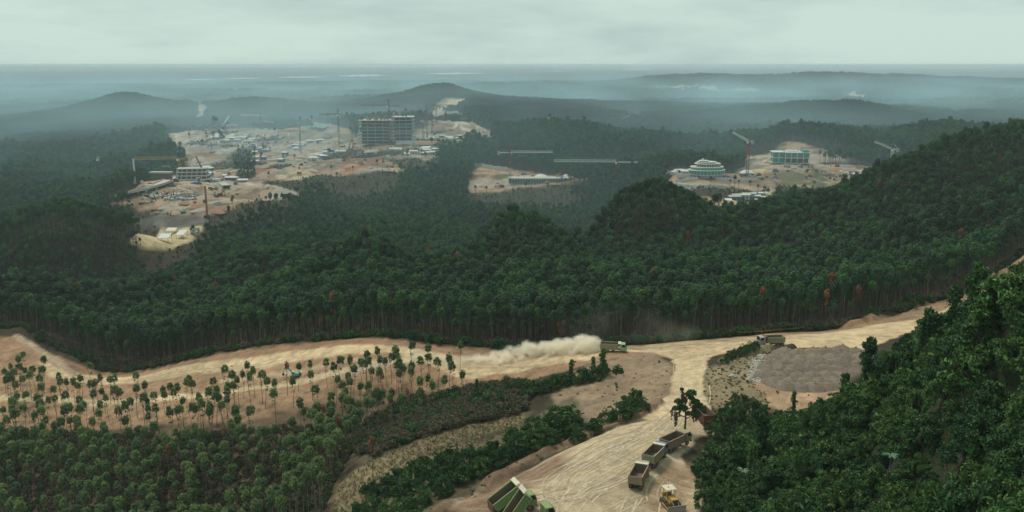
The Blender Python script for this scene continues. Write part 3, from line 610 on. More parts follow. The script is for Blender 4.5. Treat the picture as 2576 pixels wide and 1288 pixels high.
PICK = np.where(rng.random(len(fX)) < .003, 7 + rng.integers(0, 2, len(fX)), np.where(tone > .1, np.array([1, 2, 4])[rng.integers(0, 3, len(fX))], np.where(tone < -.2, np.array([0, 3, 6])[rng.integers(0, 3, len(fX))], rng.integers(0, 6, len(fX)))))
PSH = (plantation_trunk(160, M_BARKD), plantation_crown(160, M_LEAFDEEP, 16.0, 380, 1.5, .44)); PSTUFF = [join_meshes('plantation_tree', p) for p in PT + [PSH] + PTD]
forest_sets = [(fX, fY, fS, PICK)]
print('forest', len(fX), round(time.time() - T0, 1))
x, y, lo = forest_points(1700, 3300, 11, 77); x2, y2_, lo = forest_points(3300, 7000, 34, 78)
X = np.concatenate([x, x2]); Y = np.concatenate([y, y2_]); S = np.concatenate([rng.uniform(.9, 1.3, len(x)), rng.uniform(1.8, 2.8, len(x2))])
mass('distant_woodland', 'hazy blue green woodland covering the far hills', FC, X, Y, hz(X, Y) - np.where(S > 1.6, 8, 1.5), S)
print('far', len(X), round(time.time() - T0, 1))
# regrowth before the clearings is bushy: sink the short trees so that only crowns show
fZ = hz(fX, fY) - np.where(fS < .45, 16 * fS * 1.6 * .66, 0)
def project(x, y, z):
    yy = y * math.cos(TH) - (z - CZ) * math.sin(TH); return 512 + F * x / yy, 256 - F * (y * math.sin(TH) + (z - CZ) * math.cos(TH)) / yy
fpx, fpy = project(fX, fY, fZ); cand = np.where((fpx > 4) & (fpx < 1020) & (eg < 30) & (fS > .4))[0]; cand = cand[np.argsort(np.hypot(fX, fY)[cand] - 14 * rng.random(len(cand)))][:300]
for i in cand:
    zn = 0 if fpx[i] < 200 else 1 if fpx[i] < 470 else 2 if fpx[i] < 640 else 3 if fpx[i] < 820 else 4
    lab, grp = (('tall straight forest tree at the edge above the left-hand road bend', 'forest edge above the left-hand bend'), ('tall straight forest tree at the edge behind the slender grove', 'forest edge behind the grove'), ('tall straight forest tree at the edge behind the dust plume', 'forest edge behind the dust plume'), ('tall straight forest tree at the edge behind the road junction', 'forest edge behind the junction'), ('tall straight forest tree at the edge above the upper road', 'forest edge above the upper road'))[zn]
    if fS[i] < .75: lab = lab.replace('tall straight', 'short young'); grp += ', short trees'
    if PICK[i] > 6: lab = lab.replace('forest tree', 'forest tree with dead brown crown'); grp += ', dead trees'
    plant('forest_tree', lab, grp, (PT + [PSH] + PTD)[PICK[i]], fX[i], fY[i], fS[i])
keep = np.ones(len(fX), bool); keep[cand] = False; fX, fY, fZ, fS, PICK = fX[keep], fY[keep], fZ[keep], fS[keep], PICK[keep]
mass('forest', 'dense dark green plantation forest over the ridges behind the haul road', PSTUFF, fX, fY, fZ, np.where(fS < .45, fS * 1.6, fS), PICK)
# ------------------------------------------------------------------ the young plantation on the lower slope
rp_ = np.random.default_rng(5); PTOP = PLANT[:9]
x, y = scatter(2.9, -190, 0, 150, 320, rp_); k = inpoly(PLANT, x, y); x, y = x[k], y[k]
dn = (1 - .6 * smooth(-.1, .4, fbm(x, y, 22, 2, 61))) * (.35 + .65 * smooth(2, 22, segdist(PTOP, x, y, False))); k = rp_.random(len(x)) < dn * .8; x, y = x[k], y[k]
sc = rp_.uniform(.84, 1.12, len(x)); order = np.argsort(np.hypot(x, y)); 
pxs = 512 + F * x / y; infr = (pxs > 5) & (pxs < 1020) & (np.hypot(x, y) > 196)
first = [i for i in order if infr[i]][:150]
rest = np.setdiff1d(np.arange(len(x)), first)
for j, i in enumerate(first):
    qx, qy = project(x[i], y[i], h1(x[i], y[i]) + 8); wz = ('at the left-hand corner of', 'in the middle of', 'near the mown strip side of')[0 if qx < 110 else 1 if qx < 235 else 2]; sz = 'taller' if sc[i] > 1.03 else 'shorter' if sc[i] < .92 else 'middling'
    plant('plantation_tree', '%s slender young tree %s the crowded lower stand' % (sz, wz), '%s trees %s the lower stand' % (sz, wz), PS[rp_.integers(0, 6)], x[i], y[i], (sc[i] * 1.15, sc[i] * 1.15, sc[i]))
mass('young_plantation', 'crowded stand of slender young trees below the dirt track', [join_meshes('young_tree', p) for p in PS], x[rest], y[rest], hz(x[rest], y[rest]), sc[rest] * 1.1, rp_.integers(0, 6, len(rest)))
print('plantation', len(x), round(time.time() - T0, 1))
# jungle hillside
JUN = wpoly([(2600,655),(2500,735),(2400,775),(2310,830),(2240,880),(2180,915),(2150,965),(2110,1005),(2030,1035),(1960,1035),(1900,1060),(1830,1085),(1770,1120),(1735,1170),(1760,1240),(1765,1300)])
JUN = np.concatenate([JUN, [(30, 60), (70, 40), (150, 60), (190, 160), (200, 250)]])
x, y = scatter(3.4, 10, 190, 58, 290, rp_); k = inpoly(JUN, x, y) & (np.abs(np.arctan2(x, y)) < math.radians(38)); x, y = x[k], y[k]
R = np.hypot(x, y); order = np.argsort(R); pxs = 512 + F * x / y; pys = 256 - F * 0  # noqa
rim = segdist(JUN[:16], x, y, False); kk = rim > 2.2; x, y, R, pxs, rim = x[kk], y[kk], R[kk], pxs[kk], rim[kk]; order = np.argsort(R); infr = (pxs < 1040) & (y > 78)
first = [i for i in order if infr[i]][:230]; rest = np.setdiff1d(np.arange(len(x)), first)
for i in first:
    v = rp_.random() < .1; qx, qy = project(x[i], y[i], h1(x[i], y[i]) + 3); sz_ = (rp_.uniform(.65, 1.1) if rp_.random() < .8 else rp_.uniform(1.2, 1.6)) * (1 + .45 * float(fbm(np.array([x[i]]), np.array([y[i]]), 22, 2, 66)[0]))
    sz_ *= min(1.0, .42 + .05 * rim[i])
    zn = 'high on the jungle crest beside the upper road' if qy < 350 and qx > 880 else 'on the jungle slope right of the gravel pad' if qy < 400 and qx > 800 else 'on the jungle slope behind the parked trucks' if qx < 800 and qy < 450 else 'low on the jungle slope beside the bulldozer' if qx < 800 else 'at the near foot of the jungle slope' if qy > 450 else 'in the middle of the jungle slope'
    lab = ('narrow creeper smothered tree ' if v else 'big spreading creeper tangled tree ' if sz_ > 1.15 else 'low bushy dark green tree ' if sz_ < .75 else 'bushy dark green tree ') + zn
    plant('vine_covered_tree' if v else 'jungle_tree', lab, 'jungle: ' + lab[:60], (JV if v else JT)[rp_.integers(0, 3 if v else 6)], x[i], y[i], sz_)
JST = [join_meshes('jungle_tree', p) for p in JT]
mass('jungle', 'tangled dark green jungle along the upper edge of the hillside', JST, x[rest], y[rest], hz(x[rest], y[rest]), rp_.uniform(.8, 1.3, len(rest)) * np.minimum(1, .42 + .05 * rim[rest]))
print('jungle', len(x), round(time.time() - T0, 1))

# ------------------------------------------------------------------ scattered young trees on the orange slope (crown tops read off the photograph)
Z1 = [(100,330),(150,310),(248,338),(60,380),(105,385),(248,395),(15,410),(45,430),(80,410),(145,405),(200,395),(172,430),(40,465),(75,450),(125,452),(90,485),(238,445),(352,435),(400,470),(437,462),(485,445),(360,470),(460,500),(545,375),(545,485),(580,470),(620,440),(655,455),(695,445),(815,435),(870,485),(250,505),(322,518),(95,555),(162,545),(212,558),(330,572),(390,555),(275,585),(470,580),(515,605),(555,540),(625,525),(690,520),(720,530),(645,570),(610,605),(815,515),(780,590),(862,562),(937,550),(895,585),(985,515),(1018,500),(1010,545),(1060,530),(1075,500),(1120,465),(1150,452),(1165,480),(1205,560),(1252,525),(1293,465),(1325,515),(1352,388),(1410,420),(1440,460),(1468,422),(1500,368),(1510,435),(1535,400),(1410,490),(1375,490),(1365,520),(1300,555),(1340,570),(1380,575),(1220,590),(1350,610),(1100,585),(1085,630),(955,630),(900,625),(880,685),(1190,630),(1280,630),(1420,650)]
Z2 = [(28,425),(45,455),(105,470),(110,530),(248,375),(322,365),(335,420),(215,460),(355,512),(425,348),(470,375),(505,337),(575,330),(585,388),(640,350),(665,305),(665,355),(695,340),(740,278),(750,330),(790,345),(820,320),(862,272),(850,310),(880,345),(693,400),(750,405),(850,365),(880,390),(860,420),(930,395),(945,375),(1005,340),(1043,265),(1050,325),(1103,347),(940,248),(1170,322),(1200,370),(1250,420),(1237,248),(1140,455),(1030,440),(1075,475),(1000,460),(480,455),(540,435),(565,470),(515,490),(635,495),(670,487),(540,530),(515,555),(600,590),(665,565),(705,535),(735,535),(785,535),(825,565),(870,555),(990,525)]
DEAD2 = [(770,445),(180,372),(405,640),(500,705),(925,530)]
rt = np.random.default_rng(31)
def slope_tree(ox, oy, dead=False):
    h = rt.uniform(9.0, 11.0); q = at(ox, oy, 150, h); s = h / (15.8 if dead else 10.0)
    if dead: lab, grp = 'thin dead tree with rust brown crown among the slope trees', 'dead trees on the slope'
    elif ox < 330: lab, grp = 'thin young tree on the orange bank by the lower dirt track', 'thin trees at the left-hand end of the bank'
    elif ox < 640: lab, grp = 'thin young tree standing between the two dirt tracks', 'thin trees between the dirt tracks'
    else: lab, grp = 'tall slender tree in the open grove below the road bend', 'slender trees of the open grove'
    if not dead and h > 10.3: lab, grp = lab.replace('thin young', 'taller thin').replace('tall slender', 'tallest slender'), grp + ', tall'
    elif not dead and h < 9.6: lab, grp = lab.replace('thin young', 'shorter thin').replace('tall slender', 'shorter slender'), grp + ', short'
    plant('dead_tree' if dead else 'slender_tree', lab, grp, (PTD if dead else PS)[rt.integers(0, 2 if dead else 6)], q[0], q[1], (s * .84, s * .84, s) if dead else (s * rt.uniform(.78, 1.2), s * rt.uniform(.78, 1.2), s), tilt=(rt.normal(0, .045), rt.normal(0, .045)))
for a, b in Z1: slope_tree(a / 2.4136, 754.7 + b / 2.4136)
for a, b in Z2: slope_tree(644 + a / 2.4136, 754.7 + b / 2.4136)
for a, b in DEAD2: slope_tree(644 + a / 2.4136, 754.7 + b / 2.4136, True)
for ox, oy, lab in ((425,1125,'rust brown dead tree alone in the crowded lower stand'),(935,1105,'bright rust red dead tree at the edge of the mown strip'),(530,745,'pale rust crown among the front rows of the forest')):
    q = at(ox, oy, 150, 10.0); plant('dead_tree', lab, None, PTD[0], q[0], q[1], .68)
# leaning bare poles
def pole(label, o0, o1, d0, h, r0=.13):
    a = at(*o0, d0); b = (pt(o1[0], o1[1], a[1])[0], a[1], pt(o1[0], o1[1], a[1])[2]); mb = MB(); L_ = np.array(b) - np.array(a)
    tube(mb, [np.zeros(3) - (0,0,.4), L_ * .5 + (0,0,.15), L_], [r0, r0 * .75, r0 * .35], 6); e = obj('leaning_trunk', mb.mesh('leaning_trunk', [M_BARK], True), None, a); tag(e, label, 'tree trunk'); return e
pole('bare pale trunk leaning out of the forest edge above the road', (2110,828), (2075,768), 240, 8)
pole('thin bare trunk leaning left on the right hand forest edge', (2308,780), (2292,690), 260, 8, .1)
pole('bare trunk fallen slantwise at the top of the mown strip', (1155,1072), (1128,1040), 180, 4, .09)
# ------------------------------------------------------------------ bushes and creeper-clad trees between the yard and the slope
bush = [ # o x, o y of the foot, size, kind
 (905,1300,1.25,0),(940,1285,1.3,1),(985,1290,1.2,0),(1030,1295,1.3,2),(930,1240,1.2,3),(975,1230,1.25,4),(1020,1235,1.35,5),(1060,1260,1.3,0),(1000,1205,1.1,1),(1045,1200,1.35,2),(1085,1215,1.45,3),(1115,1235,1.2,4),(1070,1180,1.3,5),(1110,1180,1.5,0),(1145,1195,1.5,1),(1170,1205,1.2,2),(1140,1160,1.35,3),(1180,1165,1.4,4),(1210,1180,1.2,5),(1225,1150,1.2,0),(1255,1165,1.1,1),(1240,1140,1.1,2),(1275,1145,1.2,3),(1300,1130,1.3,4),(1330,1120,1.5,5),(1360,1110,1.6,0),(1390,1095,1.6,1),(1420,1085,1.5,2),(1445,1075,1.4,3),(1400,1065,1.5,4),(1430,1060,1.45,5),(1365,1085,1.4,0),(1340,1095,1.4,1),(1290,1105,1.1,2),(860,1310,1.0,3),(1455,1100,.9,4),
 (1495,1085,.7,5),(1530,1065,.9,0),(1560,1055,.9,1),(1590,1045,.95,2),(1615,1030,.7,3),(1575,1030,.8,4),(1600,1005,.7,5),
 (1285,985,.85,0),(1310,990,.8,1),(1335,992,.9,2),(1365,985,.9,3),(1395,978,.9,4),(1420,968,.8,5),(1455,965,.75,0),(1475,960,.8,1),(1500,952,.9,2),(1465,945,.6,3),(1520,935,.6,4),(1555,938,.55,5),(1205,1010,.9,0),(1225,1015,.7,2),(1250,1005,.7,4),(1262,1020,.7,1)]
for i, (ox, oy, s, k) in enumerate(bush):
    if i < 36: oy += 10; s *= .76
    q = at(ox, oy, 120)
    if i < 36: lab, grp = 'bushy creeper covered tree in the dark thicket beside the yard berm', 'trees of the thicket beside the berm'
    elif i < 43: lab, grp = 'low green bush on the brown bank above the yard road', 'low bushes on the brown bank'
    else: lab, grp = 'green shrub in the hedge line below the haul road', 'shrubs below the haul road'
    plant('thicket_tree' if i < 36 else 'green_bush', lab, grp, JT[k], q[0], q[1], s, None, 'tree' if i < 36 else 'bush', -.4)
for ox, oy, s, lab in ((1437,960,.82,'dark creeper column standing alone left of the twin stumps'),(1492,948,.75,'shorter of the twin creeper clad stumps below the dust'),(1517,945,1.0,'taller of the twin creeper clad stumps below the dust'),(1995,1035,.62,'small leafy tree alone on the orange lip of the gravel pad'),(2400,800,.95,'pointed creeper tower beside the upper road'),(2180,990,.8,'dark creeper tower at the edge of the gravel pad'),(2205,960,.75,'second creeper tower right of the gravel pad'),(1200,1000,.7,'rounded creeper column at the end of the dry scrub')):
    q = at(ox, oy, 120); plant('creeper_tower', lab, None, JV[random.randrange(3)], q[0], q[1], s)
for ox, oy, s in ((1835,905,.5),(1850,900,.55),(1868,893,.6),(1885,887,.6),(1900,880,.5),(1822,915,.45)):
    q = at(ox, oy, 180); plant('roadside_shrub', 'low green shrub on the rim above the road junction', 'shrubs on the rim above the junction', JT[random.randrange(6)], q[0], q[1], s, None, 'bush')
# jungle fringe over the parked trucks and round the pad
for ox, oy, s in ((1790,1100,.75),(1815,1075,.8),(1850,1060,.85),(1890,1050,.85),(1760,1190,.6),(1775,1230,.7),(1775,1280,.8),(1920,1040,.6),(1840,1035,.6),(1870,1020,.55),(1825,1050,.6),(1850,1010,.45)):
    q = at(ox, oy, 110); plant('fringe_tree', 'leafy tree on the jungle fringe behind the parked trucks', 'trees of the jungle fringe', JT[random.randrange(6)], q[0], q[1], s)
# the ragged lone tree with hanging dead creepers
q = at(1722, 1086, 140); e = thing('lone_tree', 'ragged lone tree hung with dead brown creepers beside the road', 'tree', q, 0, 1.22)
r = np.random.default_rng(77); mb = MB(); tube(mb, [(0,0,-.5), (.1,0,2.4), (-.1,0,4.6), (.1,.1,7.2)], [.2, .16, .12, .05], 7)
limbs = [((.1,0,2.3), (1.2,0,2.9), (2.3,.2,3.1)), ((-.05,0,2.6), (-1.4,0,3.2), (-2.4,-.1,4.2)), ((0,0,3.8), (1.2,.2,4.4), (2.2,.1,4.6)), ((0,0,4.3), (-.9,.2,4.9), (-1.5,.3,5.3)), ((0,0,5.6), (.7,0,6.4), (.9,0,7.2)), ((0,0,5.8), (-.5,0,6.7), (-.7,0,7.5)), ((-1.4,0,3.2), (-1.9,0,1.9), (-1.6,0,1.1))]
for l in limbs: tube(mb, l, [.1, .06, .025], 5, cap=False)
obj('trunk', mb.mesh('trunk', [M_BARKD], True), e)
mb = MB()
for c, R, n in (((.9,0,6.9),.85,240), ((-.75,0,7.6),.35,60), ((1.6,0,5.3),.8,220), ((2.3,.1,4.6),.75,200), ((1.9,0,3.2),.8,200), ((-1.2,.2,5.3),.7,170), ((-.4,.2,4.1),.9,220), ((-1.7,0,4.2),.55,110), ((.9,.1,6.0),.6,120), ((.6,.1,3.2),.6,110)):
    P, d = shell(r, n, c, (R, R, R * .7), .3); leaves(mb, P, d, .34, r, 0, 1.5, .6, .3)
obj('crown', mb.mesh('crown', [M_JUNG]), e)
mb = MB()
for i in range(34):
    a = limbs[r.integers(0, 6)]; t = r.random(); p = np.array(a[1]) * (1 - t) + np.array(a[2]) * t; m = 16; z = np.linspace(0, -r.uniform(.6, 2.4), m)
    leaves(mb, np.stack([p[0] + r.normal(0, .09, m), p[1] + r.normal(0, .09, m), p[2] + z], 1), np.tile([0., -1, 0], (m, 1)), .24, r, 0, 2.0, .5, .8)
for i in range(5):
    p = (r.normal(-.2, .3), 0, r.uniform(5, 6.6)); P, d = shell(r, 40, p, (.4, .4, .8), .2); leaves(mb, P, d, .26, r, 0, 1.8, .6, .8)
obj('dead_creepers', mb.mesh('dead_creepers', [leaf_material('withered_creeper', (.105,.06,.05), (.13,.085,.065))]), e)
# pale broad-leaved plants rising from the jungle
def rosette(seed):
    r = np.random.default_rng(seed); mb = MB()
    for i in range(11):
        a = i * 2.4 + r.normal(0, .2); c, s = math.cos(a), math.sin(a); L_ = r.uniform(.7, 1.05); w = .16
        p = [np.array((c * L_ * t, s * L_ * t, .25 * math.sin(t * 2.6) * L_)) for t in (.08, .45, .8, 1.0)]; b = np.array((-s, c, 0)); V = []
        for j, q_ in enumerate(p): ww = w * (.35, 1.0, .8, .1)[j]; V += [q_ - b * ww, q_ + b * ww]
        mb.add(V, [(0,1,3,2), (2,3,5,4), (4,5,7,6)])
    return mb.mesh('leaf_rosette', [M_PALML])
def stem_mesh():
    mb = MB(); tube(mb, [(0,0,-3), (.05,0,-1.2), (0,0,.05)], [.09, .07, .05], 5); return mb.mesh('stem', [M_BARK], True)
RO = [rosette(900 + i) for i in range(3)]; STEM = stem_mesh()
for ox, oy, lab in ((2240,1155,'pale star shaped broad leaved sapling amid the dark jungle'),(1900,1130,'pale broad leaved sapling above the parked trucks'),(2440,830,'pale broad leaved sapling high on the jungle edge'),(1870,1190,'pale sapling with drooping leaves low on the jungle slope')):
    q = at(ox, oy, 60, 4.6); e = thing('broad_leaf_sapling', lab, 'sapling', (q[0], q[1], q[2] + 4.9), 0, 1.25); obj('stem', STEM, e); obj('leaf_rosette', RO[random.randrange(3)], e)
# dry scrub, green scrub, grass on banks
def fill(P, s, seed, dens=1.0):
    r = np.random.default_rng(seed); x, y = scatter(s, P[:,0].min(), P[:,0].max(), P[:,1].min(), P[:,1].max(), r); k = inpoly(P, x, y) & (r.random(len(x)) < dens); return x[k], y[k]
x, y = fill(BRUSH, 1.25, 1, .95); mass('dry_scrub', 'tangle of leafless olive brown scrub above the mown strip', SHD + SHG[:1], x, y, hz(x, y) - .1, rng.uniform(.7, 1.7, len(x)), np.where(rng.random(len(x)) < .8, rng.integers(0, 3, len(x)), 3))
x, y = fill(PLANT, 1.45, 2, .8); mass('understory', 'dry brown undergrowth between the young plantation trunks', SHD + SHG[:1], x, y, hz(x, y) - .1, rng.uniform(.5, 1.5, len(x)), np.where(rng.random(len(x)) < .85, rng.integers(0, 3, len(x)), 3))
M_WEED = leaf_material('bank_weed_leaves', (.17,.135,.08), (.125,.125,.07))
TUW = [shrub_crown(330 + i, M_WEED, 130, .9, .6, .2) for i in range(2)]
xs, ys = zip(*[fill(P, s, i, dn) for i, (P, s, dn) in enumerate(((BANK, 1.6, .10), (RBANK, 1.1, .6), (LIP, 3, .12), (wpoly([(1320,1060),(1440,1000),(1500,1090),(1400,1140),(1250,1205),(1090,1300),(880,1300),(1000,1205),(1130,1135)]), 1.7, .5)))])
x, y = np.concatenate(xs), np.concatenate(ys); mass('bank_weeds', 'patchy weeds and small shrubs on the brown banks', [shrub_crown(340 + i, M_WEED) for i in range(3)] + TUW, x, y, hz(x, y) - .05, rng.uniform(.2, .55, len(x)), np.where(rng.random(len(x)) < .12, rng.integers(0, 3, len(x)), 3 + rng.integers(0, 2, len(x))))
eu = rng.uniform(EA[1], EA[-3], 900); er = edge_r(eu) + rng.uniform(-.5, 5, 900); x, y = er * np.sin(eu), er * np.cos(eu)
mass('forest_edge_undergrowth', 'dark undergrowth along the foot of the forest', SHG + SHD, x, y, hz(x, y) - .1, rng.uniform(.6, 2.0, len(x)))
# grass and cut brash on the mown strip
def tuft(seed, m):
    r = np.random.default_rng(seed); mb = MB()
    for i in range(16):
        a = r.uniform(0, 6.28); b = r.uniform(0, .35); h = r.uniform(.25, .55); c = np.array((math.cos(a) * b, math.sin(a) * b, 0)); t_ = np.array((math.cos(a + 1.5), math.sin(a + 1.5), 0)) * .05; tip = c * 2.2 + (0, 0, h); mb.add([c - t_, c + t_, tip], [(0,1,2)])
    return mb.mesh('tuft', [m])
M_STRAW = leaf_material('straw_grass', (.175,.135,.072), (.14,.12,.066))
TU = [tuft(i, M_STRAW) for i in range(3)]
x, y = fill(STRIP, .9, 9, .8); mass('strip_grass', 'straw coloured cut grass on the mown strip', TU, x, y, hz(x, y), rng.uniform(.6, 1.5, len(x)))
# ------------------------------------------------------------------ stones
M_STONE = plain_material('pale_stone', (.36,.33,.28), .9, .25, 2.0)
def rock_mesh(seed, R=1.0, sub=2, m=None):
    bm = bmesh.new(); bmesh.ops.create_icosphere(bm, subdivisions=sub, radius=R); r = np.random.default_rng(seed); off = r.uniform(0, 50, 3)
    for v in bm.verts:
        d = np.array(v.co); k = 1 + .35 * float(fbm(np.array([d[0] * 1.3 + off[0]]), np.array([d[1] * 1.3 + d[2] + off[1]]), .9, 3, 70)[0]); v.co = Vector((d[0] * k * 1.15, d[1] * k, d[2] * k * .7))
    me = bpy.data.meshes.new('stone'); bm.to_mesh(me); bm.free(); me.materials.append(m or M_STONE); return me
RK = [rock_mesh(i, 1.0, 1) for i in range(4)]; BOUL = rock_mesh(9, 1.0, 3)
q = at(1844, 950, 180); b_ = obj('boulder', BOUL, None, (q[0], q[1], q[2] + .3)); b_.scale = (.85, .8, .7); tag(b_, 'large pale boulder on the grassy bank beside the gravel pad', 'boulder')
P = wpoly([(1885,905),(1940,885),(1925,930),(1912,955),(1890,965),(1880,935)]); x, y = fill(P, .75, 12, .75)
o = mass('rubble', 'spill of pale broken stones down the rim of the gravel pad', RK, x, y, hz(x, y) + .05, rng.uniform(.12, .42, len(x)))
xs, ys = zip(*[fill(P_, s, 20 + i, dn) for i, (P_, s, dn) in enumerate(((BANK, 2.0, .12), (wpoly([(2140,828),(2300,775),(2480,703),(2572,650),(2585,680),(2480,732),(2380,764),(2290,800)]), 1.6, .45), (CLEAR, 6, .2)))]); x, y = np.concatenate(xs), np.concatenate(ys)
RKS = [rock_mesh(20 + i, 1.0, 1, plain_material('soil_clod_%d' % i, (.30,.19,.115), .95, .3, 2)) for i in range(2)]
mass('soil_clods', 'loose clods of soil and stones on the cut banks', RKS, x, y, hz(x, y), rng.uniform(.12, .45, len(x)))
# ------------------------------------------------------------------ gravel heaps
def heap_mesh(seed):
    r = np.random.default_rng(seed); n1, n2 = 9, 26; V = [(0, 0, 1.0)]; Fs = []
    for i in range(1, n1 + 1):
        for j in range(n2):
            t = i / n1; a = j / n2 * 6.2832; k = 1 + .12 * math.sin(a * 2 + seed) + .08 * math.sin(a * 3 + seed * 2) + r.normal(0, .012); R = t * 1.55 * k
            V.append((R * math.cos(a), R * math.sin(a), (1 - t) ** 1.05 * (1 if t < 1 else 0) * (1 - .25 * math.exp(-(t * 4) ** 2)) + r.normal(0, .02) * (t < 1) - (.25 if i == n1 else 0)))
    for j in range(n2): Fs.append((0, 1 + j, 1 + (j + 1) % n2))
    for i in range(n1 - 1):
        for j in range(n2): Fs.append((1 + i*n2 + j, 1 + (i+1)*n2 + j, 1 + (i+1)*n2 + (j+1)%n2, 1 + i*n2 + (j+1)%n2))
    me = bpy.data.meshes.new('gravel_heap'); me.from_pydata(V, [], Fs); me.polygons.foreach_set('use_smooth', np.ones(len(Fs), bool)); me.update(); return me
def heap_mat():
    m, t, b = mat('gravel_heap'); g = N(t, 'ShaderNodeNewGeometry'); n1 = noise_node(t, g.outputs['Position'], 1.2, 6, .7); n2 = noise_node(t, g.outputs['Position'], .15, 3, .5)
    col = mixc(t, mrange(t, n2, .35, .65, 0, 1), (.165,.130,.105), (.205,.160,.122)); s = N(t, 'ShaderNodeVectorMath', operation='SCALE'); t.links.new(col, s.inputs[0]); t.links.new(mrange(t, n1, .3, .7, .7, 1.3), s.inputs['Scale']); t.links.new(s.outputs[0], b.inputs['Base Color']); bump(t, b, n1, .6, .5); return m
M_HEAP = heap_mat(); HP = [heap_mesh(i) for i in range(4)]
for h_ in HP: h_.materials.append(M_HEAP)
rows = [(888,(1975,2010,2045,2080,2115,2155)),(900,(1950,1985,2020,2055,2095,2130,2168)),(915,(1940,1975,2010,2048,2085,2122,2158)),(930,(1932,1966,2000,2036,2072,2108)),(946,(1936,1972,2010,2048,2084,2118)),(962,(1950,1988,2026,2064,2100)),(975,(1975,2012,2050,2085))]
for oy, xs in rows:
    for ox in xs:
        q = at(ox + rt.uniform(-5, 5), oy + rt.uniform(-3, 3), 150); s = rt.uniform(1.5, 2.1)
        lab = 'tall grey gravel heap in the back row beside the pale road' if oy < 895 else ('grey gravel heap at the front rim of the pad above the orange bank' if oy > 970 else 'grey gravel heap in the middle of the crowded pad')
        e = obj('gravel_heap', HP[rt.integers(0, 4)], None, (q[0], q[1], q[2] - .15)); e.scale = (s * 1.12, s * 1.12, s * (1.25 if oy < 895 else 1.0)); e.rotation_euler[2] = rt.uniform(0, 6.28); tag(e, lab, 'gravel heap', 'gravel heaps: ' + ('back row' if oy < 895 else 'front rim' if oy > 970 else 'middle'))
print('near things', round(time.time() - T0, 1))

# ------------------------------------------------------------------ wheel tracks pressed into the yard
rk = np.random.default_rng(44)
TR = [[(1715,950),(1705,1000),(1668,1045),(1580,1095),(1470,1145),(1390,1190),(1345,1235),(1345,1290)], [(1735,930),(1728,1000),(1700,1050),(1620,1110),(1500,1165),(1420,1215),(1390,1260),(1400,1300)], [(1745,960),(1740,1010),(1710,1065),(1640,1130),(1540,1190),(1460,1240),(1430,1300)], [(1720,990),(1690,1045),(1600,1100),(1480,1150),(1330,1215),(1230,1275)], [(1700,1020),(1640,1075),(1540,1130),(1440,1200),(1430,1250),(1500,1290)], [(1600,1250),(1560,1270),(1500,1300)], [(1570,1200),(1500,1240),(1440,1300)], [(1620,1250),(1600,1290),(1590,1310)], [(1660,1180),(1640,1230),(1640,1300)], [(1360,1290),(1450,1262),(1560,1225),(1640,1190)], [(1340,1262),(1450,1240),(1540,1205)], [(1760,900),(1740,940),(1738,1000)], [(1720,900),(1715,960),(1700,1010)], [(1540,880),(1640,876),(1740,866),(1850,856),(1980,850),(2100,840)], [(1560,874),(1660,868),(1760,860),(1880,851),(2050,842)], [(1690,872),(1760,882),(1765,920),(1750,980)], [(1480,892),(1350,908),(1200,925),(1100,905),(1000,882)], [(900,878),(700,902),(500,930),(340,955),(180,950)], [(900,884),(700,908),(500,937),(340,960),(180,957)]]
mbs = [MB(), MB()]
def spline(P, n):
    P = np.array(P, float); P = np.vstack([2 * P[0] - P[1], P, 2 * P[-1] - P[-2]]); out = []
    for i in range(1, len(P) - 2):
        for t_ in np.linspace(0, 1, n, endpoint=False):
            a, b, c, d = P[i-1], P[i], P[i+1], P[i+2]; out.append(.5 * ((2*b) + (c-a)*t_ + (2*a-5*b+4*c-d)*t_*t_ + (3*b-a-3*c+d)*t_**3))
    return np.array(out + [P[-2]])
for pth in TR:
    base = np.array([at(a, b, 118)[:2] for a, b in pth])
    for rep in range(2 if max(p[1] for p in pth) > 1100 else 1):
        P = spline(base + rk.normal(0, 1.1, 2) + rk.normal(0, .5, base.shape), 9); d = np.gradient(P, axis=0); d /= np.linalg.norm(d, axis=1)[:,None] + 1e-9; n_ = np.stack([-d[:,1], d[:,0]], 1)
        i0 = rk.integers(0, len(P) // 3); i1 = rk.integers(len(P) * 2 // 3, len(P))
        for side in (-.95, .95):
            w_ = rk.uniform(.09, .18); L_ = P[i0:i1] + n_[i0:i1] * side; a = L_ - n_[i0:i1] * w_; b = L_ + n_[i0:i1] * w_; za = hz(a[:,0], a[:,1]) + .05; zb = hz(b[:,0], b[:,1]) + .05
            V = np.empty((len(L_) * 2, 3)); V[0::2,:2] = a; V[1::2,:2] = b; V[0::2,2] = za; V[1::2,2] = zb
            if len(L_) > 2: mbs[0 if rk.random() < .62 else 1].add(V, [(2*i, 2*i+2, 2*i+3, 2*i+1) for i in range(len(L_) - 1)])
for mb, nm, col, lab in ((mbs[0], 'wheel_ruts', (.47,.38,.255), 'pale dusty wheel ruts curving across the yard and roads'), (mbs[1], 'dark_wheel_ruts', (.36,.275,.18), 'darker damp wheel ruts curving across the yard and roads')):
    tag(obj(nm, mb.mesh(nm, [plain_material(nm, col, .95, .3, .8)])), lab, kind='stuff')  # one paler and one darker set of ruts

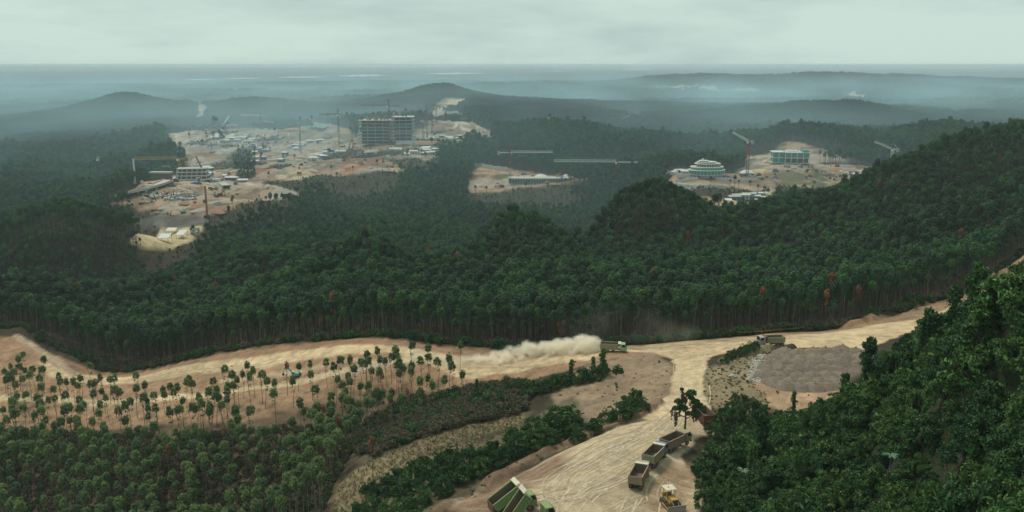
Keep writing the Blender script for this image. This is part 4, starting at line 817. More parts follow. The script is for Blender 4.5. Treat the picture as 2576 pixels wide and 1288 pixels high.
# ------------------------------------------------------------------ vehicles
def paint(name, col, rough=.5, dirt=.5, dcol=(.33,.25,.17)):
    m, t, b = mat(name); tcn = N(t, 'ShaderNodeTexCoord'); v = tcn.outputs['Object']; n1 = noise_node(t, v, 1.3, 5, .65); n2 = noise_node(t, v, 7, 3, .6)
    f = math_n(t, 'MULTIPLY', mrange(t, n1, .35, .68, .15, 1), dirt); c = mixc(t, f, col, dcol); s = N(t, 'ShaderNodeVectorMath', operation='SCALE'); t.links.new(c, s.inputs[0]); t.links.new(mrange(t, n2, .3, .7, .85, 1.12), s.inputs['Scale'])
    t.links.new(s.outputs[0], b.inputs['Base Color']); b.inputs['Roughness'].default_value = rough; b.inputs['Specular IOR Level'].default_value = .3; return m
M_LIME = paint('lime_paint', (.17,.30,.09), .6, .55); M_MINT = paint('mint_paint', (.30,.45,.26), .55, .35); M_OLIVE = paint('dusty_green_paint', (.30,.30,.18), .7, .6); M_DUSTY = paint('dusty_brown_paint', (.29,.21,.145), .8, .6)
M_RUST = paint('rusty_steel', (.19,.085,.05), .9, .5, (.12,.07,.05)); M_INSIDE = paint('worn_bed_steel', (.13,.095,.072), .85, .5, (.22,.16,.115)); M_DARK = paint('dark_chassis', (.03,.028,.026), .7, .3); M_TYRE = paint('tyre_rubber', (.025,.024,.023), .9, .35)
M_RIM = paint('dusty_rim', (.22,.19,.15), .7, .5); M_YEL = paint('digger_yellow', (.46,.26,.035), .5, .35); M_CREAM = paint('cream_paint', (.62,.56,.42), .6, .3); M_TEAL = paint('teal_paint', (.08,.36,.33), .5, .3); M_STEEL = paint('bare_steel', (.33,.32,.31), .45, .3); M_BLUEP = paint('blue_paint', (.10,.17,.28), .5, .3)
def simple(name, col, rough=.6, metal=0.0):
    m, t, b = mat(name); b.inputs['Base Color'].default_value = (*col, 1); b.inputs['Roughness'].default_value = rough; b.inputs['Metallic'].default_value = metal; return m
M_GLASS = simple('dark_window_glass', (.02,.025,.028), .12); M_GLASS.node_tree.nodes['Principled BSDF'].inputs['Specular IOR Level'].default_value = .6
M_LAMP = simple('headlamp_glass', (.7,.7,.66), .2); M_REDL = simple('red_beacon', (.45,.03,.03), .4)
def bx(mb, x0, x1, y0, y1, z0, z1, mi=0, tz=0.0):
    """box; tz pulls the +y top edge back"""
    V = [(x0,y0,z0),(x1,y0,z0),(x1,y1,z0),(x0,y1,z0),(x0,y0,z1),(x1,y0,z1),(x1,y1-tz,z1),(x0,y1-tz,z1)]; mb.add(V, [(0,3,2,1),(4,5,6,7),(0,1,5,4),(1,2,6,5),(2,3,7,6),(3,0,4,7)], mi)
def part(name, mb, m, parent, loc=None, bev=0.0, sm=False):
    o = obj(name, mb.mesh(name, m if isinstance(m, list) else [m], sm), parent, loc)
    if bev: b = o.modifiers.new('bevel', 'BEVEL'); b.width = bev; b.segments = 2; b.limit_method = 'ANGLE'
    return o
def boxpart(name, ext, m, parent, bev=.02, tz=0.0, loc=None): mb = MB(); bx(mb, *ext, tz=tz); return part(name, mb, m, parent, loc, bev)
def ring_mesh(name, prof, k, m, axis='x'):
    V = []; n = len(prof)
    for j in range(k):
        a = j / k * 6.28319
        for x, r_ in prof: V.append((x, r_ * math.cos(a), r_ * math.sin(a)))
    Fs = [(j*n+i, j*n+i+1, ((j+1)%k)*n+i+1, ((j+1)%k)*n+i) for j in range(k) for i in range(n-1)]
    me = bpy.data.meshes.new(name); me.from_pydata(V, [], Fs); me.polygons.foreach_set('use_smooth', np.ones(len(Fs), bool)); me.materials.append(m); me.update(); return me
TYRE = ring_mesh('tyre', [(-.14,.30),(-.15,.48),(-.10,.53),(.10,.53),(.15,.48),(.14,.30)], 20, M_TYRE); RIM = ring_mesh('rim', [(-.12,.31),(-.06,.27),(-.03,.12),(-.05,.001),(.05,.001),(.03,.12),(.06,.27),(.12,.31)], 16, M_RIM)
def wheel(parent, x, y, z, w=1.0):
    e = bpy.data.objects.new('wheel', None); C.objects.link(e); e.parent = parent; e.location = (x, y, z); e.scale = (w, 1, 1); obj('tyre', TYRE, e); obj('rim', RIM, e)
def dump_truck(label, loc, rz, mbed, mcab, tilt=0.0, rib=True, guard=None, name='dump_truck', slope=0.0, blen=5.0):
    """local +y is forward; origin on the ground under the rear axles"""
    e = thing(name, label, 'dump truck', loc, rz); e.rotation_euler = (slope, 0, rz)
    mb = MB(); bx(mb, -.48, -.34, -1.4, 5.7, .78, 1.02); bx(mb, .34, .48, -1.4, 5.7, .78, 1.02)
    for y in (-1.2, .3, 1.9, 3.4, 5.2): bx(mb, -.34, .34, y, y + .14, .80, 1.0)
    for y in (-.65, .65, 4.75): bx(mb, -1.0, 1.0, y - .07, y + .07, .46, .6)
    part('chassis', mb, M_DARK, e)
    boxpart('fuel_tank', (-1.12, -.55, 1.9, 2.9, .55, 1.0), M_DARK, e, .06); boxpart('toolbox', (.55, 1.1, 1.9, 2.7, .55, 1.0), M_DARK, e, .04); boxpart('bumper', (-1.2, 1.2, 5.95, 6.12, .45, .82), mcab, e, .04)
    for x in (-1, 1):
        for y in (-.65, .65): wheel(e, x * .92, y, .53, 1.9)
        wheel(e, x * 1.0, 4.75, .53, 1.0)
        boxpart('mudguard', (x * 1.0 - .2, x * 1.0 + .2, 4.15, 5.35, 1.04, 1.1), M_DARK, e, .02)
    # cab: a shell with raked windscreen
    mb = MB(); V = [(-1.18,4.2,.9),(1.18,4.2,.9),(1.18,6.0,.9),(-1.18,6.0,.9),(-1.18,4.2,2.0),(1.18,4.2,2.0),(1.18,6.02,1.75),(-1.18,6.02,1.75),(-1.12,4.22,2.75),(1.12,4.22,2.75),(1.1,5.62,2.75),(-1.1,5.62,2.75)]
    mb.add(V, [(0,3,2,1),(0,1,5,4),(1,2,6,5),(2,3,7,6),(3,0,4,7),(4,5,9,8),(5,6,10,9),(6,7,11,10),(7,4,8,11),(8,9,10,11)]); cab = part('cab', mb, mcab, e, None, .07)
    mb = MB(); mb.add([(-1.0,6.005,1.84),(1.0,6.005,1.84),(.94,5.695,2.62),(-.94,5.695,2.62)], [(0,1,2,3)]); part('windscreen', mb, M_GLASS, cab, (0,.05,.02))
    for x in (-1, 1):
        mb = MB(); V = [(x*1.185,4.75,1.95),(x*1.185,5.8,1.9),(x*1.135,5.5,2.6),(x*1.135,4.75,2.6)]; mb.add(V, [(0,1,2,3) if x > 0 else (3,2,1,0)]); part('side_window', mb, M_GLASS, cab, (x*.03,0,0))
        boxpart('door', (x*1.19 - .012, x*1.19 + .012, 4.7, 5.85, .98, 1.86), mcab, cab, .0); boxpart('headlight', (x*.92 - .16, x*.92 + .16, 6.03, 6.10, .95, 1.12), M_LAMP, cab, .02); boxpart('mirror', (x*1.38 - .09, x*1.38 + .09, 5.72, 5.78, 1.95, 2.35), M_DARK, cab, .01)
    boxpart('grille', (-.62, .62, 6.03, 6.07, .95, 1.3), M_DARK, cab, .01)
    # tipping bed
    bed = bpy.data.objects.new('bed', None); C.objects.link(bed); bed.parent = e; bed.location = (0, -1.25, 1.05); bed.rotation_euler = (tilt, 0, 0)
    b0, b1, wd, h = 0.0, blen, 1.22, 1.55
    boxpart('bed_floor', (-wd, wd, b0, b1, .0, .12), M_INSIDE, bed, 0)
    for x in (-1, 1):
        mb = MB(); bx(mb, *sorted((x*(wd-.07), x*wd)), b0, b1, .12, h); o = part('side_wall', mb, mbed, bed)
        mb = MB(); bx(mb, *sorted((x*(wd-.09), x*(wd-.074))), b0 + .02, b1 - .02, .13, h - .12); part('inner_lining', mb, M_INSIDE, bed)
        mb = MB(); bx(mb, *sorted((x*(wd-.10), x*(wd+.07))), b0, b1, h, h + .09); part('top_rail', mb, mbed, bed)
        mb = MB(); n = 8
        for i in range(n + 1): y = b0 + .05 + (b1 - b0 - .18) * i / n; bx(mb, *sorted((x*wd, x*(wd+.085))), y, y + .10, .1, h)
        if rib: bx(mb, *sorted((x*wd, x*(wd+.06))), b0, b1, .72, .82)
        bx(mb, *sorted((x*wd, x*(wd+.10))), b0, b1, .0, .13); part('ribs', mb, mbed, bed)
    mb = MB(); bx(mb, -wd, wd, b1 - .08, b1, .12, h + .25); part('head_board', mb, mbed, bed)
    mb = MB(); bx(mb, -wd + .08, wd - .08, b1 - .10, b1 - .085, .13, h + .1); part('inner_lining', mb, M_INSIDE, bed)
    mb = MB(); bx(mb, -wd, wd, b1 - .02, b1 + .75, h + .22, h + .29); part('cab_guard', mb, guard or M_CREAM, bed)
    if tilt < .2:
        mb = MB(); bx(mb, -wd, wd, b0 - .07, b0 - .003, .1, h + .05); tg = part('tailgate', mb, mbed, bed); mb = MB()
        for i in range(5): bx(mb, -wd, wd, b0 - .12, b0 - .07, .14 + i * .33, .23 + i * .33)
        for x in (-1.16, -.4, .4, 1.16): bx(mb, x - .06, x + .06, b0 - .135, b0 - .12, .1, h + .05)
        part('tailgate_ribs', mb, mbed, tg)
    else:
        mb = MB(); bx(mb, -wd, wd, -.035, .035, -1.55, 0); tg = part('tailgate', mb, M_RUST, bed, (0, -.05, h + .03)); tg.rotation_euler = (-tilt * .85, 0, 0)
        for x in (-.3, .3): mb = MB(); tube(mb, [(x, 2.6, .95), (x, 2.6 + .5, .95 + 3.2 * math.sin(tilt) * .62)], [.10, .07], 8); part('hoist_ram', mb, M_STEEL, e)
    return e
def ground_truck(ox, oy, rzdeg, label, *a, **k):
    q = at(ox, oy, 110); return dump_truck(label, (q[0], q[1], q[2] + .02), math.radians(rzdeg), *a, **k)
ground_truck(1601, 1226, -21, 'dusty brown dump truck with ribbed bed, nearest of the parked row', M_DUSTY, M_OLIVE)
ground_truck(1636, 1172, -31, 'dusty green dump truck parked second in the row with smooth bed', M_OLIVE, M_BLUEP, 0, False)
ground_truck(1681, 1134, -47, 'brown dump truck half hidden under trees at the head of the row', M_DUSTY, M_OLIVE, guard=M_DUSTY)
ground_truck(1778, 1070, 10, 'rust red dump truck almost hidden behind the jungle edge', M_RUST, M_RUST, guard=M_STEEL)
ground_truck(1306, 1322, -69, 'lime green dump truck with its bed tipped steeply up', M_LIME, M_LIME, math.radians(52))
ground_truck(1262, 1292, -66, 'lime green dump truck with half raised bed behind the steep one', M_LIME, M_LIME, math.radians(30))
ground_truck(1522, 885, -99, 'pale green dump truck speeding along the haul road before the dust', M_OLIVE, M_MINT)
ground_truck(1958, 869, 97, 'green dump truck parked behind the rim of the gravel pad', M_OLIVE, M_STEEL, guard=M_RUST)
# ------------------------------------------------------------------ bulldozer
def track(parent, x, w, L_, h, m=M_DARK, nm='track', y0=0.0):
    mb = MB(); V = []; r = h / 2; P = [(y0 + L_/2 - r + r * math.cos(a), r + r * math.sin(a)) for a in np.linspace(-1.571, 1.571, 7)] + [(y0 - L_/2 + r + r * math.cos(a), r + r * math.sin(a)) for a in np.linspace(1.571, 4.712, 7)]
    n = len(P)
    for sx in (-w/2, w/2): V += [(x + sx, p[0], p[1]) for p in P]
    mb.add(V, [(i, (i+1)%n, n+(i+1)%n, n+i) for i in range(n)] + [tuple(range(n)), tuple(range(2*n-1, n-1, -1))]); tr = part(nm, mb, m, parent)
    mb = MB()
    for i in range(int(L_ / .3)):
        y = y0 - L_/2 + .2 + i * .3; bx(mb, x - w/2 - .01, x + w/2 + .01, y, y + .07, h - .01, h + .045); bx(mb, x - w/2 - .01, x + w/2 + .01, y, y + .07, -.03, .01)
    part('grousers', mb, m, tr); return tr
q = at(1686, 1272, 110); e = thing('bulldozer', 'yellow bulldozer with cream canopy roof at the edge of the yard', 'bulldozer', q, math.radians(196))
for x in (-1.0, 1.0):
    track(e, x, .55, 3.4, .95)
    boxpart('track_frame', (x - .2, x + .2, -1.2, 1.2, .35, .62), M_YEL, e, .02)
boxpart('hull', (-.72, .72, -1.5, 1.2, .55, 1.25), M_YEL, e, .05); hood = boxpart('engine_hood', (-.58, .58, .1, 1.9, 1.25, 1.95), M_YEL, e, .08, .1); boxpart('radiator_grille', (-.5, .5, 1.88, 1.93, .75, 1.85), M_DARK, hood, .01)
boxpart('fuel_tank', (-.85, .85, -1.95, -1.3, 1.1, 1.9), M_YEL, e, .08); boxpart('seat', (-.35, .35, -1.1, -.5, 1.3, 1.85), M_DARK, e, .05); boxpart('console', (-.5, .5, -.15, .12, 1.3, 2.0), M_DARK, e, .04)
for x in (-1, 1):
    boxpart('fender', (x*1.0 - .3, x*1.0 + .3, -1.4, .4, 1.05, 1.12), M_DARK, e, .02)
    for y in (-1.35, .1): mb = MB(); tube(mb, [(x*.78, y, 1.1), (x*.78, y, 3.0)], [.05, .05], 6); part('canopy_post', mb, M_CREAM, e)
    mb = MB(); tube(mb, [(x*1.38, -.4, .55), (x*1.42, 2.2, .45)], [.09, .09], 6); part('push_arm', mb, M_YEL, e)
    mb = MB(); tube(mb, [(x*.45, 1.9, 1.5), (x*.5, 2.5, .9)], [.07, .05], 6); part('lift_ram', mb, M_STEEL, e)
boxpart('canopy_roof', (-1.0, 1.0, -1.7, .35, 3.0, 3.1), M_CREAM, e, .04); mb = MB(); tube(mb, [(-.35, .9, 1.9), (-.35, .9, 2.75)], [.06, .06], 8); part('exhaust', mb, M_DARK, e)
mb = MB(); tube(mb, [(.2, -.6, 3.1), (.2, -.6, 3.35)], [.07, .05], 8); part('beacon', mb, M_REDL, e)
mb = MB(); V = []; n = 7
for sx in (-1.75, 1.75):
    for i in range(n): a = -.5 + i / (n-1) * 1.15; V.append((sx, 2.55 + .32 * (1 - math.cos(a * 1.3)) , .05 + i * .19))
mb.add(V, [(i, i+1, n+i+1, n+i) for i in range(n-1)]); bl = part('blade', mb, M_STEEL, e); sl = bl.modifiers.new('thick', 'SOLIDIFY'); sl.thickness = .08
# ------------------------------------------------------------------ excavators
def excavator(label, loc, rz, sc, m, reach=0.0, group=None, name='excavator'):
    """boom along +y"""
    e = thing(name, label, 'excavator', loc, rz, sc, group)
    for x in (-1.1, 1.1): track(e, x, .6, 4.0, .9)
    boxpart('undercarriage', (-.8, .8, -1.0, 1.0, .45, .95), M_DARK, e, .05); h = boxpart('house', (-1.3, 1.3, -2.6, 1.1, 1.1, 1.9), m, e, .08); boxpart('engine_cover', (-1.25, 1.25, -2.5, -.6, 1.9, 2.45), m, h, .1); boxpart('counterweight', (-1.35, 1.35, -3.0, -2.5, 1.1, 2.1), M_DARK, h, .12)
    cab = boxpart('cab', (-1.28, -.3, -.2, 1.3, 1.9, 3.0), m, e, .08, .25); boxpart('cab_roof', (-1.26, -.32, -.15, 1.0, 3.0, 3.06), M_CREAM, cab, .02)
    boxpart('windscreen', (-1.18, -.4, 1.17, 1.2, 2.05, 2.85), M_GLASS, cab, 0); boxpart('side_window', (-1.31, -1.285, .0, .95, 2.1, 2.85), M_GLASS, cab, 0)
    def arm(nm, pts, ws, par, mm=m):
        mb = MB(); V = []
        for (y, z), w_ in zip(pts, ws): V += [(-.22, y, z - w_), (.22, y, z - w_), (.22, y, z + w_), (-.22, y, z + w_)]
        n = len(pts); Fs = [(0,1,2,3), (4*n-1,4*n-2,4*n-3,4*n-4)]
        for i in range(n-1):
            for j in range(4): a, b = 4*i + j, 4*i + (j+1)%4; Fs.append((a, a+4, b+4, b))
        mb.add(V, Fs); return part(nm, mb, mm, par, (.3, 0, 0))
    arm('boom', [(.9, 1.7), (2.4, 3.6), (3.6, 4.3), (5.6, 4.0)], [.25, .42, .38, .2], e); st = arm('stick', [(5.0, 4.6), (5.6, 4.0), (6.3 + reach, 1.6)], [.2, .28, .16], e)
    mb = MB(); V = []; P = [(6.3 + reach, 1.7), (6.9 + reach, 1.3), (6.8 + reach, .6), (6.2 + reach, .2), (5.7 + reach, .5)]
    for sx in (-.45, .45): V += [(sx + .3, *p) for p in P]
    n = 5; mb.add(V, [(i, i+1, n+i+1, n+i) for i in range(n-1)] + [tuple(range(n)), tuple(range(2*n-1, n-1, -1))]); part('bucket', mb, M_DARK, st)
    mb = MB(); tube(mb, [(.3, 1.1, 1.3), (.3, 3.0, 3.6)], [.09, .07], 6); tube(mb, [(.3, 3.2, 4.7), (.3, 5.1, 4.75)], [.08, .07], 6); part('ram', mb, M_STEEL, e); return e
q = at(742, 950, 200); excavator('teal excavator digging into the orange bank beside the track', q, math.radians(82), .62, M_TEAL)
# ------------------------------------------------------------------ yellow barrier tape along the forest edge
pts = [at(a, b, 220) for a, b in ((1858,846),(1900,844),(1960,839),(2020,834),(2080,829),(2118,826))]; e = thing('barrier_tape', 'yellow barrier tape on stakes along the forest edge', 'barrier tape', pts[0])
o0 = np.array(pts[0]); mb = MB()
for i, p in enumerate(pts):
    b = np.array(p) - o0; s_ = MB(); tube(s_, [b - (0,0,.2), b + (0,0,1.5)], [.05, .05], 5); part('stake', s_, M_BARK, e)
    if i: a = np.array(pts[i-1]) - o0; V = [a + (0,0,1.3), a + (0,0,1.38), (a+b)/2 + (0,0,1.2), (a+b)/2 + (0,0,1.12), b + (0,0,1.3), b + (0,0,1.38)]; mb.add(V, [(0,3,2,1), (3,4,5,2)])
part('tape', mb, simple('yellow_tape', (.42,.36,.12), .6), e)
print('vehicles', round(time.time() - T0, 1))

# ------------------------------------------------------------------ building sites: materials and helpers
M_CONC = paint('pale_concrete', (.40,.395,.37), .85, .4, (.33,.28,.22)); M_CONCD = paint('dark_concrete_and_shade', (.07,.068,.066), .9, .3); M_WHITE = paint('white_sheet', (.55,.55,.52), .6, .15); M_NET = paint('green_safety_net', (.06,.24,.20), .8, .25, (.12,.2,.17)); M_CGLASS = paint('teal_glazing', (.05,.12,.13), .25, .1)  # the dark concrete also serves as painted shade inside open floors and openings
M_MRED = paint('red_mast', (.33,.055,.04), .6, .2); M_MORG = paint('orange_mast', (.42,.19,.05), .6, .3); M_MBLUE = paint('blue_grey_mast', (.10,.12,.15), .6, .2); M_MYEL = paint('amber_jib', (.50,.30,.06), .6, .2); M_MWHT = paint('white_jib', (.70,.70,.68), .6, .1); M_MBRN = paint('brown_mast', (.22,.13,.09), .7, .3); M_TARP = paint('blue_tarpaulin', (.05,.12,.32), .6, .1); M_ROOFR = paint('soil_red_roof', (.30,.15,.09), .9, .3); M_FORM = paint('timber_formwork', (.28,.17,.10), .9, .4)
def bar(mb, a, b, w=.2, mi=0):
    a = np.array(a, float); b = np.array(b, float); d = b - a; d /= np.linalg.norm(d) + 1e-9; u = np.cross(d, (0,0,1.) if abs(d[2]) < .95 else (1.,0,0)); u /= np.linalg.norm(u); v = np.cross(d, u); h = w / 2
    V = [p + s * u * h + t_ * v * h for p in (a, b) for s, t_ in ((-1,-1),(1,-1),(1,1),(-1,1))]; mb.add(V, [(0,1,2,3),(7,6,5,4)] + [(i, i+4, (i+1)%4+4, (i+1)%4) for i in range(4)], mi)
def lattice(mb, p0, p1, w, h, step, t=.22, tri=False):
    """a braced lattice beam from p0 to p1, w wide and h deep"""
    p0, p1 = np.array(p0, float), np.array(p1, float); d = p1 - p0; L_ = np.linalg.norm(d); d /= L_; u = np.cross(d, (0,0,1.) if abs(d[2]) < .9 else (0,1.,0)); u /= np.linalg.norm(u); v = np.cross(u, d); v = v if v[2] >= 0 or abs(d[2]) > .9 else -v
    c = [-u*w/2, u*w/2, v*h] if tri else [-u*w/2-v*h/2, u*w/2-v*h/2, u*w/2+v*h/2, -u*w/2+v*h/2]; n = max(1, int(L_ / step))
    for q in c: bar(mb, p0 + q, p1 + q, t)
    k = len(c)
    for i in range(n):
        a, b = p0 + d * L_ * i / n, p0 + d * L_ * (i + 1) / n
        for j in range(k): bar(mb, a + c[j], b + c[(j+1) % k], t * .62); bar(mb, b + c[j], b + c[(j+1) % k], t * .55)
def crane(label, ox, base, top, D, ang, jl, cl, mm, mj, luff=None, apex=7.0, mlow=None, t=.26, name='tower_crane', w=1.9, jh=2.0):
    """base and top are rows of the photograph; ang is the heading of the jib in the plan, jl and cl the lengths of jib and counter-jib"""
    x, _, z1 = pt(ox, top, D); zb = min(h1(x, D), pt(ox, base, D)[2]); H = z1 - zb; e = thing(name, label, 'tower crane', (x, D, zb)); mb = MB(); bx(mb, -2.5, 2.5, -2.5, 2.5, -2.5, .5); part('footing', mb, M_CONC, e)
    cut = H * .55 if mlow else 0
    if mlow: mb = MB(); lattice(mb, (0,0,.5), (0,0,cut), w, w, w * 1.3, t); part('mast_base', mb, mlow, e)
    mb = MB(); lattice(mb, (0,0,cut + (0 if mlow else .5)), (0,0,H - .5), w, w, w * 1.3, t); part('mast', mb, mm, e)
    sl = bpy.data.objects.new('slewing_head', None); C.objects.link(sl); sl.parent = e; sl.location = (0, 0, H - .5); sl.rotation_euler = (0, 0, ang)
    mb = MB(); bx(mb, -1.2, 1.2, -1.2, 1.2, 0, 1.4); part('turntable', mb, mm, sl); mb = MB(); bx(mb, -2.7, -1.2, .2, 1.9, -.6, 1.6); part('operator_cab', mb, M_MWHT, sl)
    mb = MB(); lattice(mb, (0,-.8,1.5), (0,-cl,1.5), 1.5, .6, 1.8, t); part('counter_jib', mb, mj, sl); mb = MB(); bx(mb, -1.2, 1.2, -cl - .2, -cl + 2.6, -1.2, 2.6); part('counterweight', mb, M_CONC if mj is not M_MYEL else M_MBRN, sl)
    if luff is not None:
        mb = MB(); a = np.array((0, .8, 2.0)); b = a + np.array((0, math.cos(luff), math.sin(luff))) * jl; lattice(mb, a, b, 1.6, 1.6, 2.2, t * 1.2); part('luffing_jib', mb, mj, sl); mb = MB(); bar(mb, (0,-1,1.5), (0,-2.2,apex), t); bar(mb, (0,-4,1.5), (0,-2.2,apex), t); bar(mb, (0,-2.2,apex), a + (b - a) * .75, .12); part('a_frame', mb, mm, sl)
    else:
        mb = MB(); lattice(mb, (0,.8,1.5), (0,jl,1.5), 1.6, jh, 2.2, t, True); part('jib', mb, mj, sl)
        if apex > 0: mb = MB(); lattice(mb, (0,0,1.4), (0,0,apex), 1.0, 1.0, 1.6, t * .9); bar(mb, (0,0,apex), (0,jl*.62,3.4), .13); bar(mb, (0,0,apex), (0,-cl*.9,1.9), .13); part('apex_tower', mb, mm, sl)
        mb = MB(); bx(mb, -.8, .8, jl*.55 - .9, jl*.55 + .9, .5, 1.3); part('trolley', mb, mm, sl); mb = MB(); bar(mb, (0,jl*.55,.5), (0,jl*.55,-9), .1); bx(mb, -.4, .4, jl*.55 - .4, jl*.55 + .4, -10, -9); part('hook_block', mb, M_DARK, sl)
    return e
R_ = math.radians
crane('tall brown crane mast with dark head rising from the left-hand forest', 240, 502, 402, 900, R_(-172), 34, 10, M_MBLUE, M_MBLUE, mlow=M_MBRN, apex=5)
crane('amber crane with its jib pointing over the left-hand forest', 450, 497, 402, 950, R_(98), 46, 9, M_MORG, M_MYEL, apex=0, jh=2.6, w=2.2, mlow=M_MORG)
crane('tall crane with short leftward jib beside the main tower block', 850, 383, 290, 1240, R_(120), 26, 8, M_MBLUE, M_MBLUE, apex=9, mlow=M_MORG)
crane('tall red mast crane standing against the front of the tower block', 977, 374, 268, 1216, R_(83), 38, 19, M_MBLUE, M_MBRN, apex=11, mlow=M_MRED, w=2.3)
crane('slim crane over the brown middle of the main site', 754, 392, 332, 1260, R_(95), 26, 7, M_MBLUE, M_MBRN, apex=8, w=1.6, mlow=M_MBRN)
crane('slim crane with pale jib towards the tower, left-hand main site', 568, 365, 317, 1480, R_(-90), 20, 6, M_MBLUE, M_MWHT, apex=6, w=1.6)
crane('pale jib crane in front of the wooded hill behind the main site', 655, 335, 292, 1700, R_(82), 40, 14, M_MBLUE, M_MWHT, apex=5, w=1.8)
crane('small crane with white top beside the pale jib crane', 677, 345, 308, 1600, R_(100), 9, 7, M_MBLUE, M_MWHT, apex=4, w=1.6)
crane('grey luffing crane with white jib raised over the left-hand main site', 563, 360, 313, 1500, R_(-40), 16, 5, M_MBLUE, M_MWHT, luff=R_(50), w=1.6)
crane('tall crane nearest behind the right end of the tower block', 1073, 340, 268, 1420, R_(-88), 38, 8, M_MBLUE, M_MBRN, apex=6, w=2.2)
crane('short thick crane right of the tower block without visible jib', 1086, 342, 285, 1380, R_(175), 16, 8, M_MBRN, M_MBRN, apex=3, w=2.2)
crane('crane furthest right of the group behind the tower block', 1097, 305, 270, 1560, R_(90), 12, 8, M_MBLUE, M_MBRN, apex=4, w=2.4)
crane('short red crane close behind the right corner of the tower block', 1063, 342, 305, 1330, R_(20), 12, 6, M_MRED, M_MRED, apex=6, w=1.8)
crane('thin crane mast rising behind the roof of the tower block', 993, 330, 285, 1330, R_(90), 22, 8, M_MBRN, M_MBRN, apex=3, w=1.8)
crane('white jib crane with red and blue mast over the middle clearing', 1283, 480, 386, 985, R_(-92), 47, 14, M_MRED, M_MWHT, apex=10, mlow=M_MBLUE, w=2.4)
crane('red crane with the longest white jib, before the right-hand wooded hill', 1552, 452, 410, 960, R_(86), 68, 22, M_MRED, M_MWHT, apex=4, w=2.4, jh=2.4)
crane('red mast half hidden behind the end of the longest jib', 1589, 456, 416, 1000, R_(178), 20, 8, M_MRED, M_MRED, apex=2, w=2.2)
crane('luffing crane with red head and white jib by the round building', 1884, 452, 358, 915, R_(72), 18, 5, M_MRED, M_MWHT, luff=R_(28), mlow=M_MBLUE, w=2.3, apex=8)
crane('luffing crane with white banded mast by the right-hand ridge', 2246, 442, 378, 930, R_(75), 19, 6, M_MWHT, M_MWHT, luff=R_(22), mlow=M_MBLUE, w=2.2, apex=6)
# piling rigs and mobile cranes
def rig(label, ox, base, D, H, lean, m, name='piling_rig'):
    x, y, z = pt(ox, base, D); z = h1(x, D); e = thing(name, label, 'piling rig', (x, D, z)); mb = MB(); bx(mb, -1.6, 1.6, -2.6, 2.6, .9, 2.8); part('body', mb, M_DARK, e)
    for s in (-1.4, 1.4): track(e, s, .7, 4.6, .9)
    mb = MB(); lattice(mb, (0, 1.5, .8), (lean * H, 1.5, H), 1.0, 1.0, 1.8, .26); part('mast', mb, m, e); mb = MB(); bar(mb, (0,-2,2.5), (lean * H * .6, 1.4, H * .6), .25); part('back_stay', mb, m, e); return e
rig('red piling rig with a bare mast at the edge of the left-hand cutting', 521, 560, 740, 27, 0, M_MRED)
rig('slanted red crawler crane boom below the tower block', 866, 415, 1080, 27, .38, M_MRED, 'crawler_crane')
rig('red leader of a piling rig left of the tower block', 886, 400, 1120, 26, .06, M_MBRN)
rig('dark crawler crane leaning left beside the box culverts', 523, 467, 925, 26, -.42, M_MBLUE, 'crawler_crane')
rig('white concrete placing mast beside the curved ramp', 342, 497, 870, 27, 0, M_MWHT, 'placing_mast')
rig('white leaning boom left of the tower block', 893, 372, 1290, 22, .35, M_MWHT, 'crawler_crane')
# ------------------------------------------------------------------ the tower block under construction
M_SLAB = paint('slab_edge', (.42,.41,.39), .85, .45)
D = 1238; bxx, byy, bz = pt(975, 374, D); bz = h1(bxx, D) ; e = thing('tower_block', 'unfinished dark tower block of stacked concrete floors with cranes round it', 'building', (bxx, D, bz - .5), R_(4)); S_ = D / F * 1.0
fl = 4.6
def block(x0, x1, y0, y1, n, rot, tops):
    g = rot
    for i in range(n + 1):
        mb = MB(); ov = 1.3 if 0 < i else .4; bx(mb, x0 - ov, x1 + ov, y0 - ov, y1 + ov, i * fl - .1, i * fl + .45); part('floor_slab', mb, M_SLAB, e)
    nx = max(3, int((x1 - x0) / 9))
    for i in range(n):
        kind = tops.get(i, 'open')
        mb = MB(); bx(mb, x0 + 3, x1 - 3, y0 + 5.0, y1 - 4, i * fl + .45, (i + 1) * fl - .1); part('inner_wall', mb, {'open': M_CONCD, 'glass': M_CONCD, 'clad': M_CONC}[kind], e)  # shade of the open floors is painted into these dark inner walls
        for j in range(nx + 1):
            for yy in (y0 + .3, y1 - .3):
                if yy > y0 + 1 and 0 < j < nx: continue
                mb = MB(); xx = x0 + .5 + (x1 - x0 - 1) * j / nx; bx(mb, xx - .3, xx + .3, yy - .3, yy + .3, i * fl + .45, (i + 1) * fl - .1); part('column', mb, M_SLAB, e)
        if kind != 'open':
            for j in range(nx):
                xa = x0 + .5 + (x1 - x0 - 1) * j / nx + .5; xb = x0 + .5 + (x1 - x0 - 1) * (j + 1) / nx - .5; mb = MB(); bx(mb, xa, xb, y0 + .2, y0 + .5, i * fl + .47, (i + 1) * fl - .12); part('glazing_panel' if kind == 'glass' else 'cladding_panel', mb, M_CGLASS if kind == 'glass' else M_CONCC, e)
M_CONCC = paint('mauve_blockwork', (.20,.175,.17), .9, .3)
block(-38, 5.4, 0, 34, 7, 0, {4: 'glass'}); block(8.2, 36, -3, 30, 8, 0, {3: 'clad', 5: 'glass'})
rb = np.random.default_rng(8)
for i in range(26):
    xx = rb.uniform(-36, 34); top_ = 7 if xx < 6.5 else 8; yy = rb.uniform(2, 24); mb = MB(); w_ = rb.uniform(.5, 1.6); bx(mb, xx - w_, xx + w_, yy - w_, yy + w_, top_ * fl + .45, top_ * fl + .45 + rb.uniform(1.2, 4.6)); part('roof_formwork', mb, [M_CONCD, M_FORM, M_CONC, M_MBRN][rb.integers(0, 4)], e)
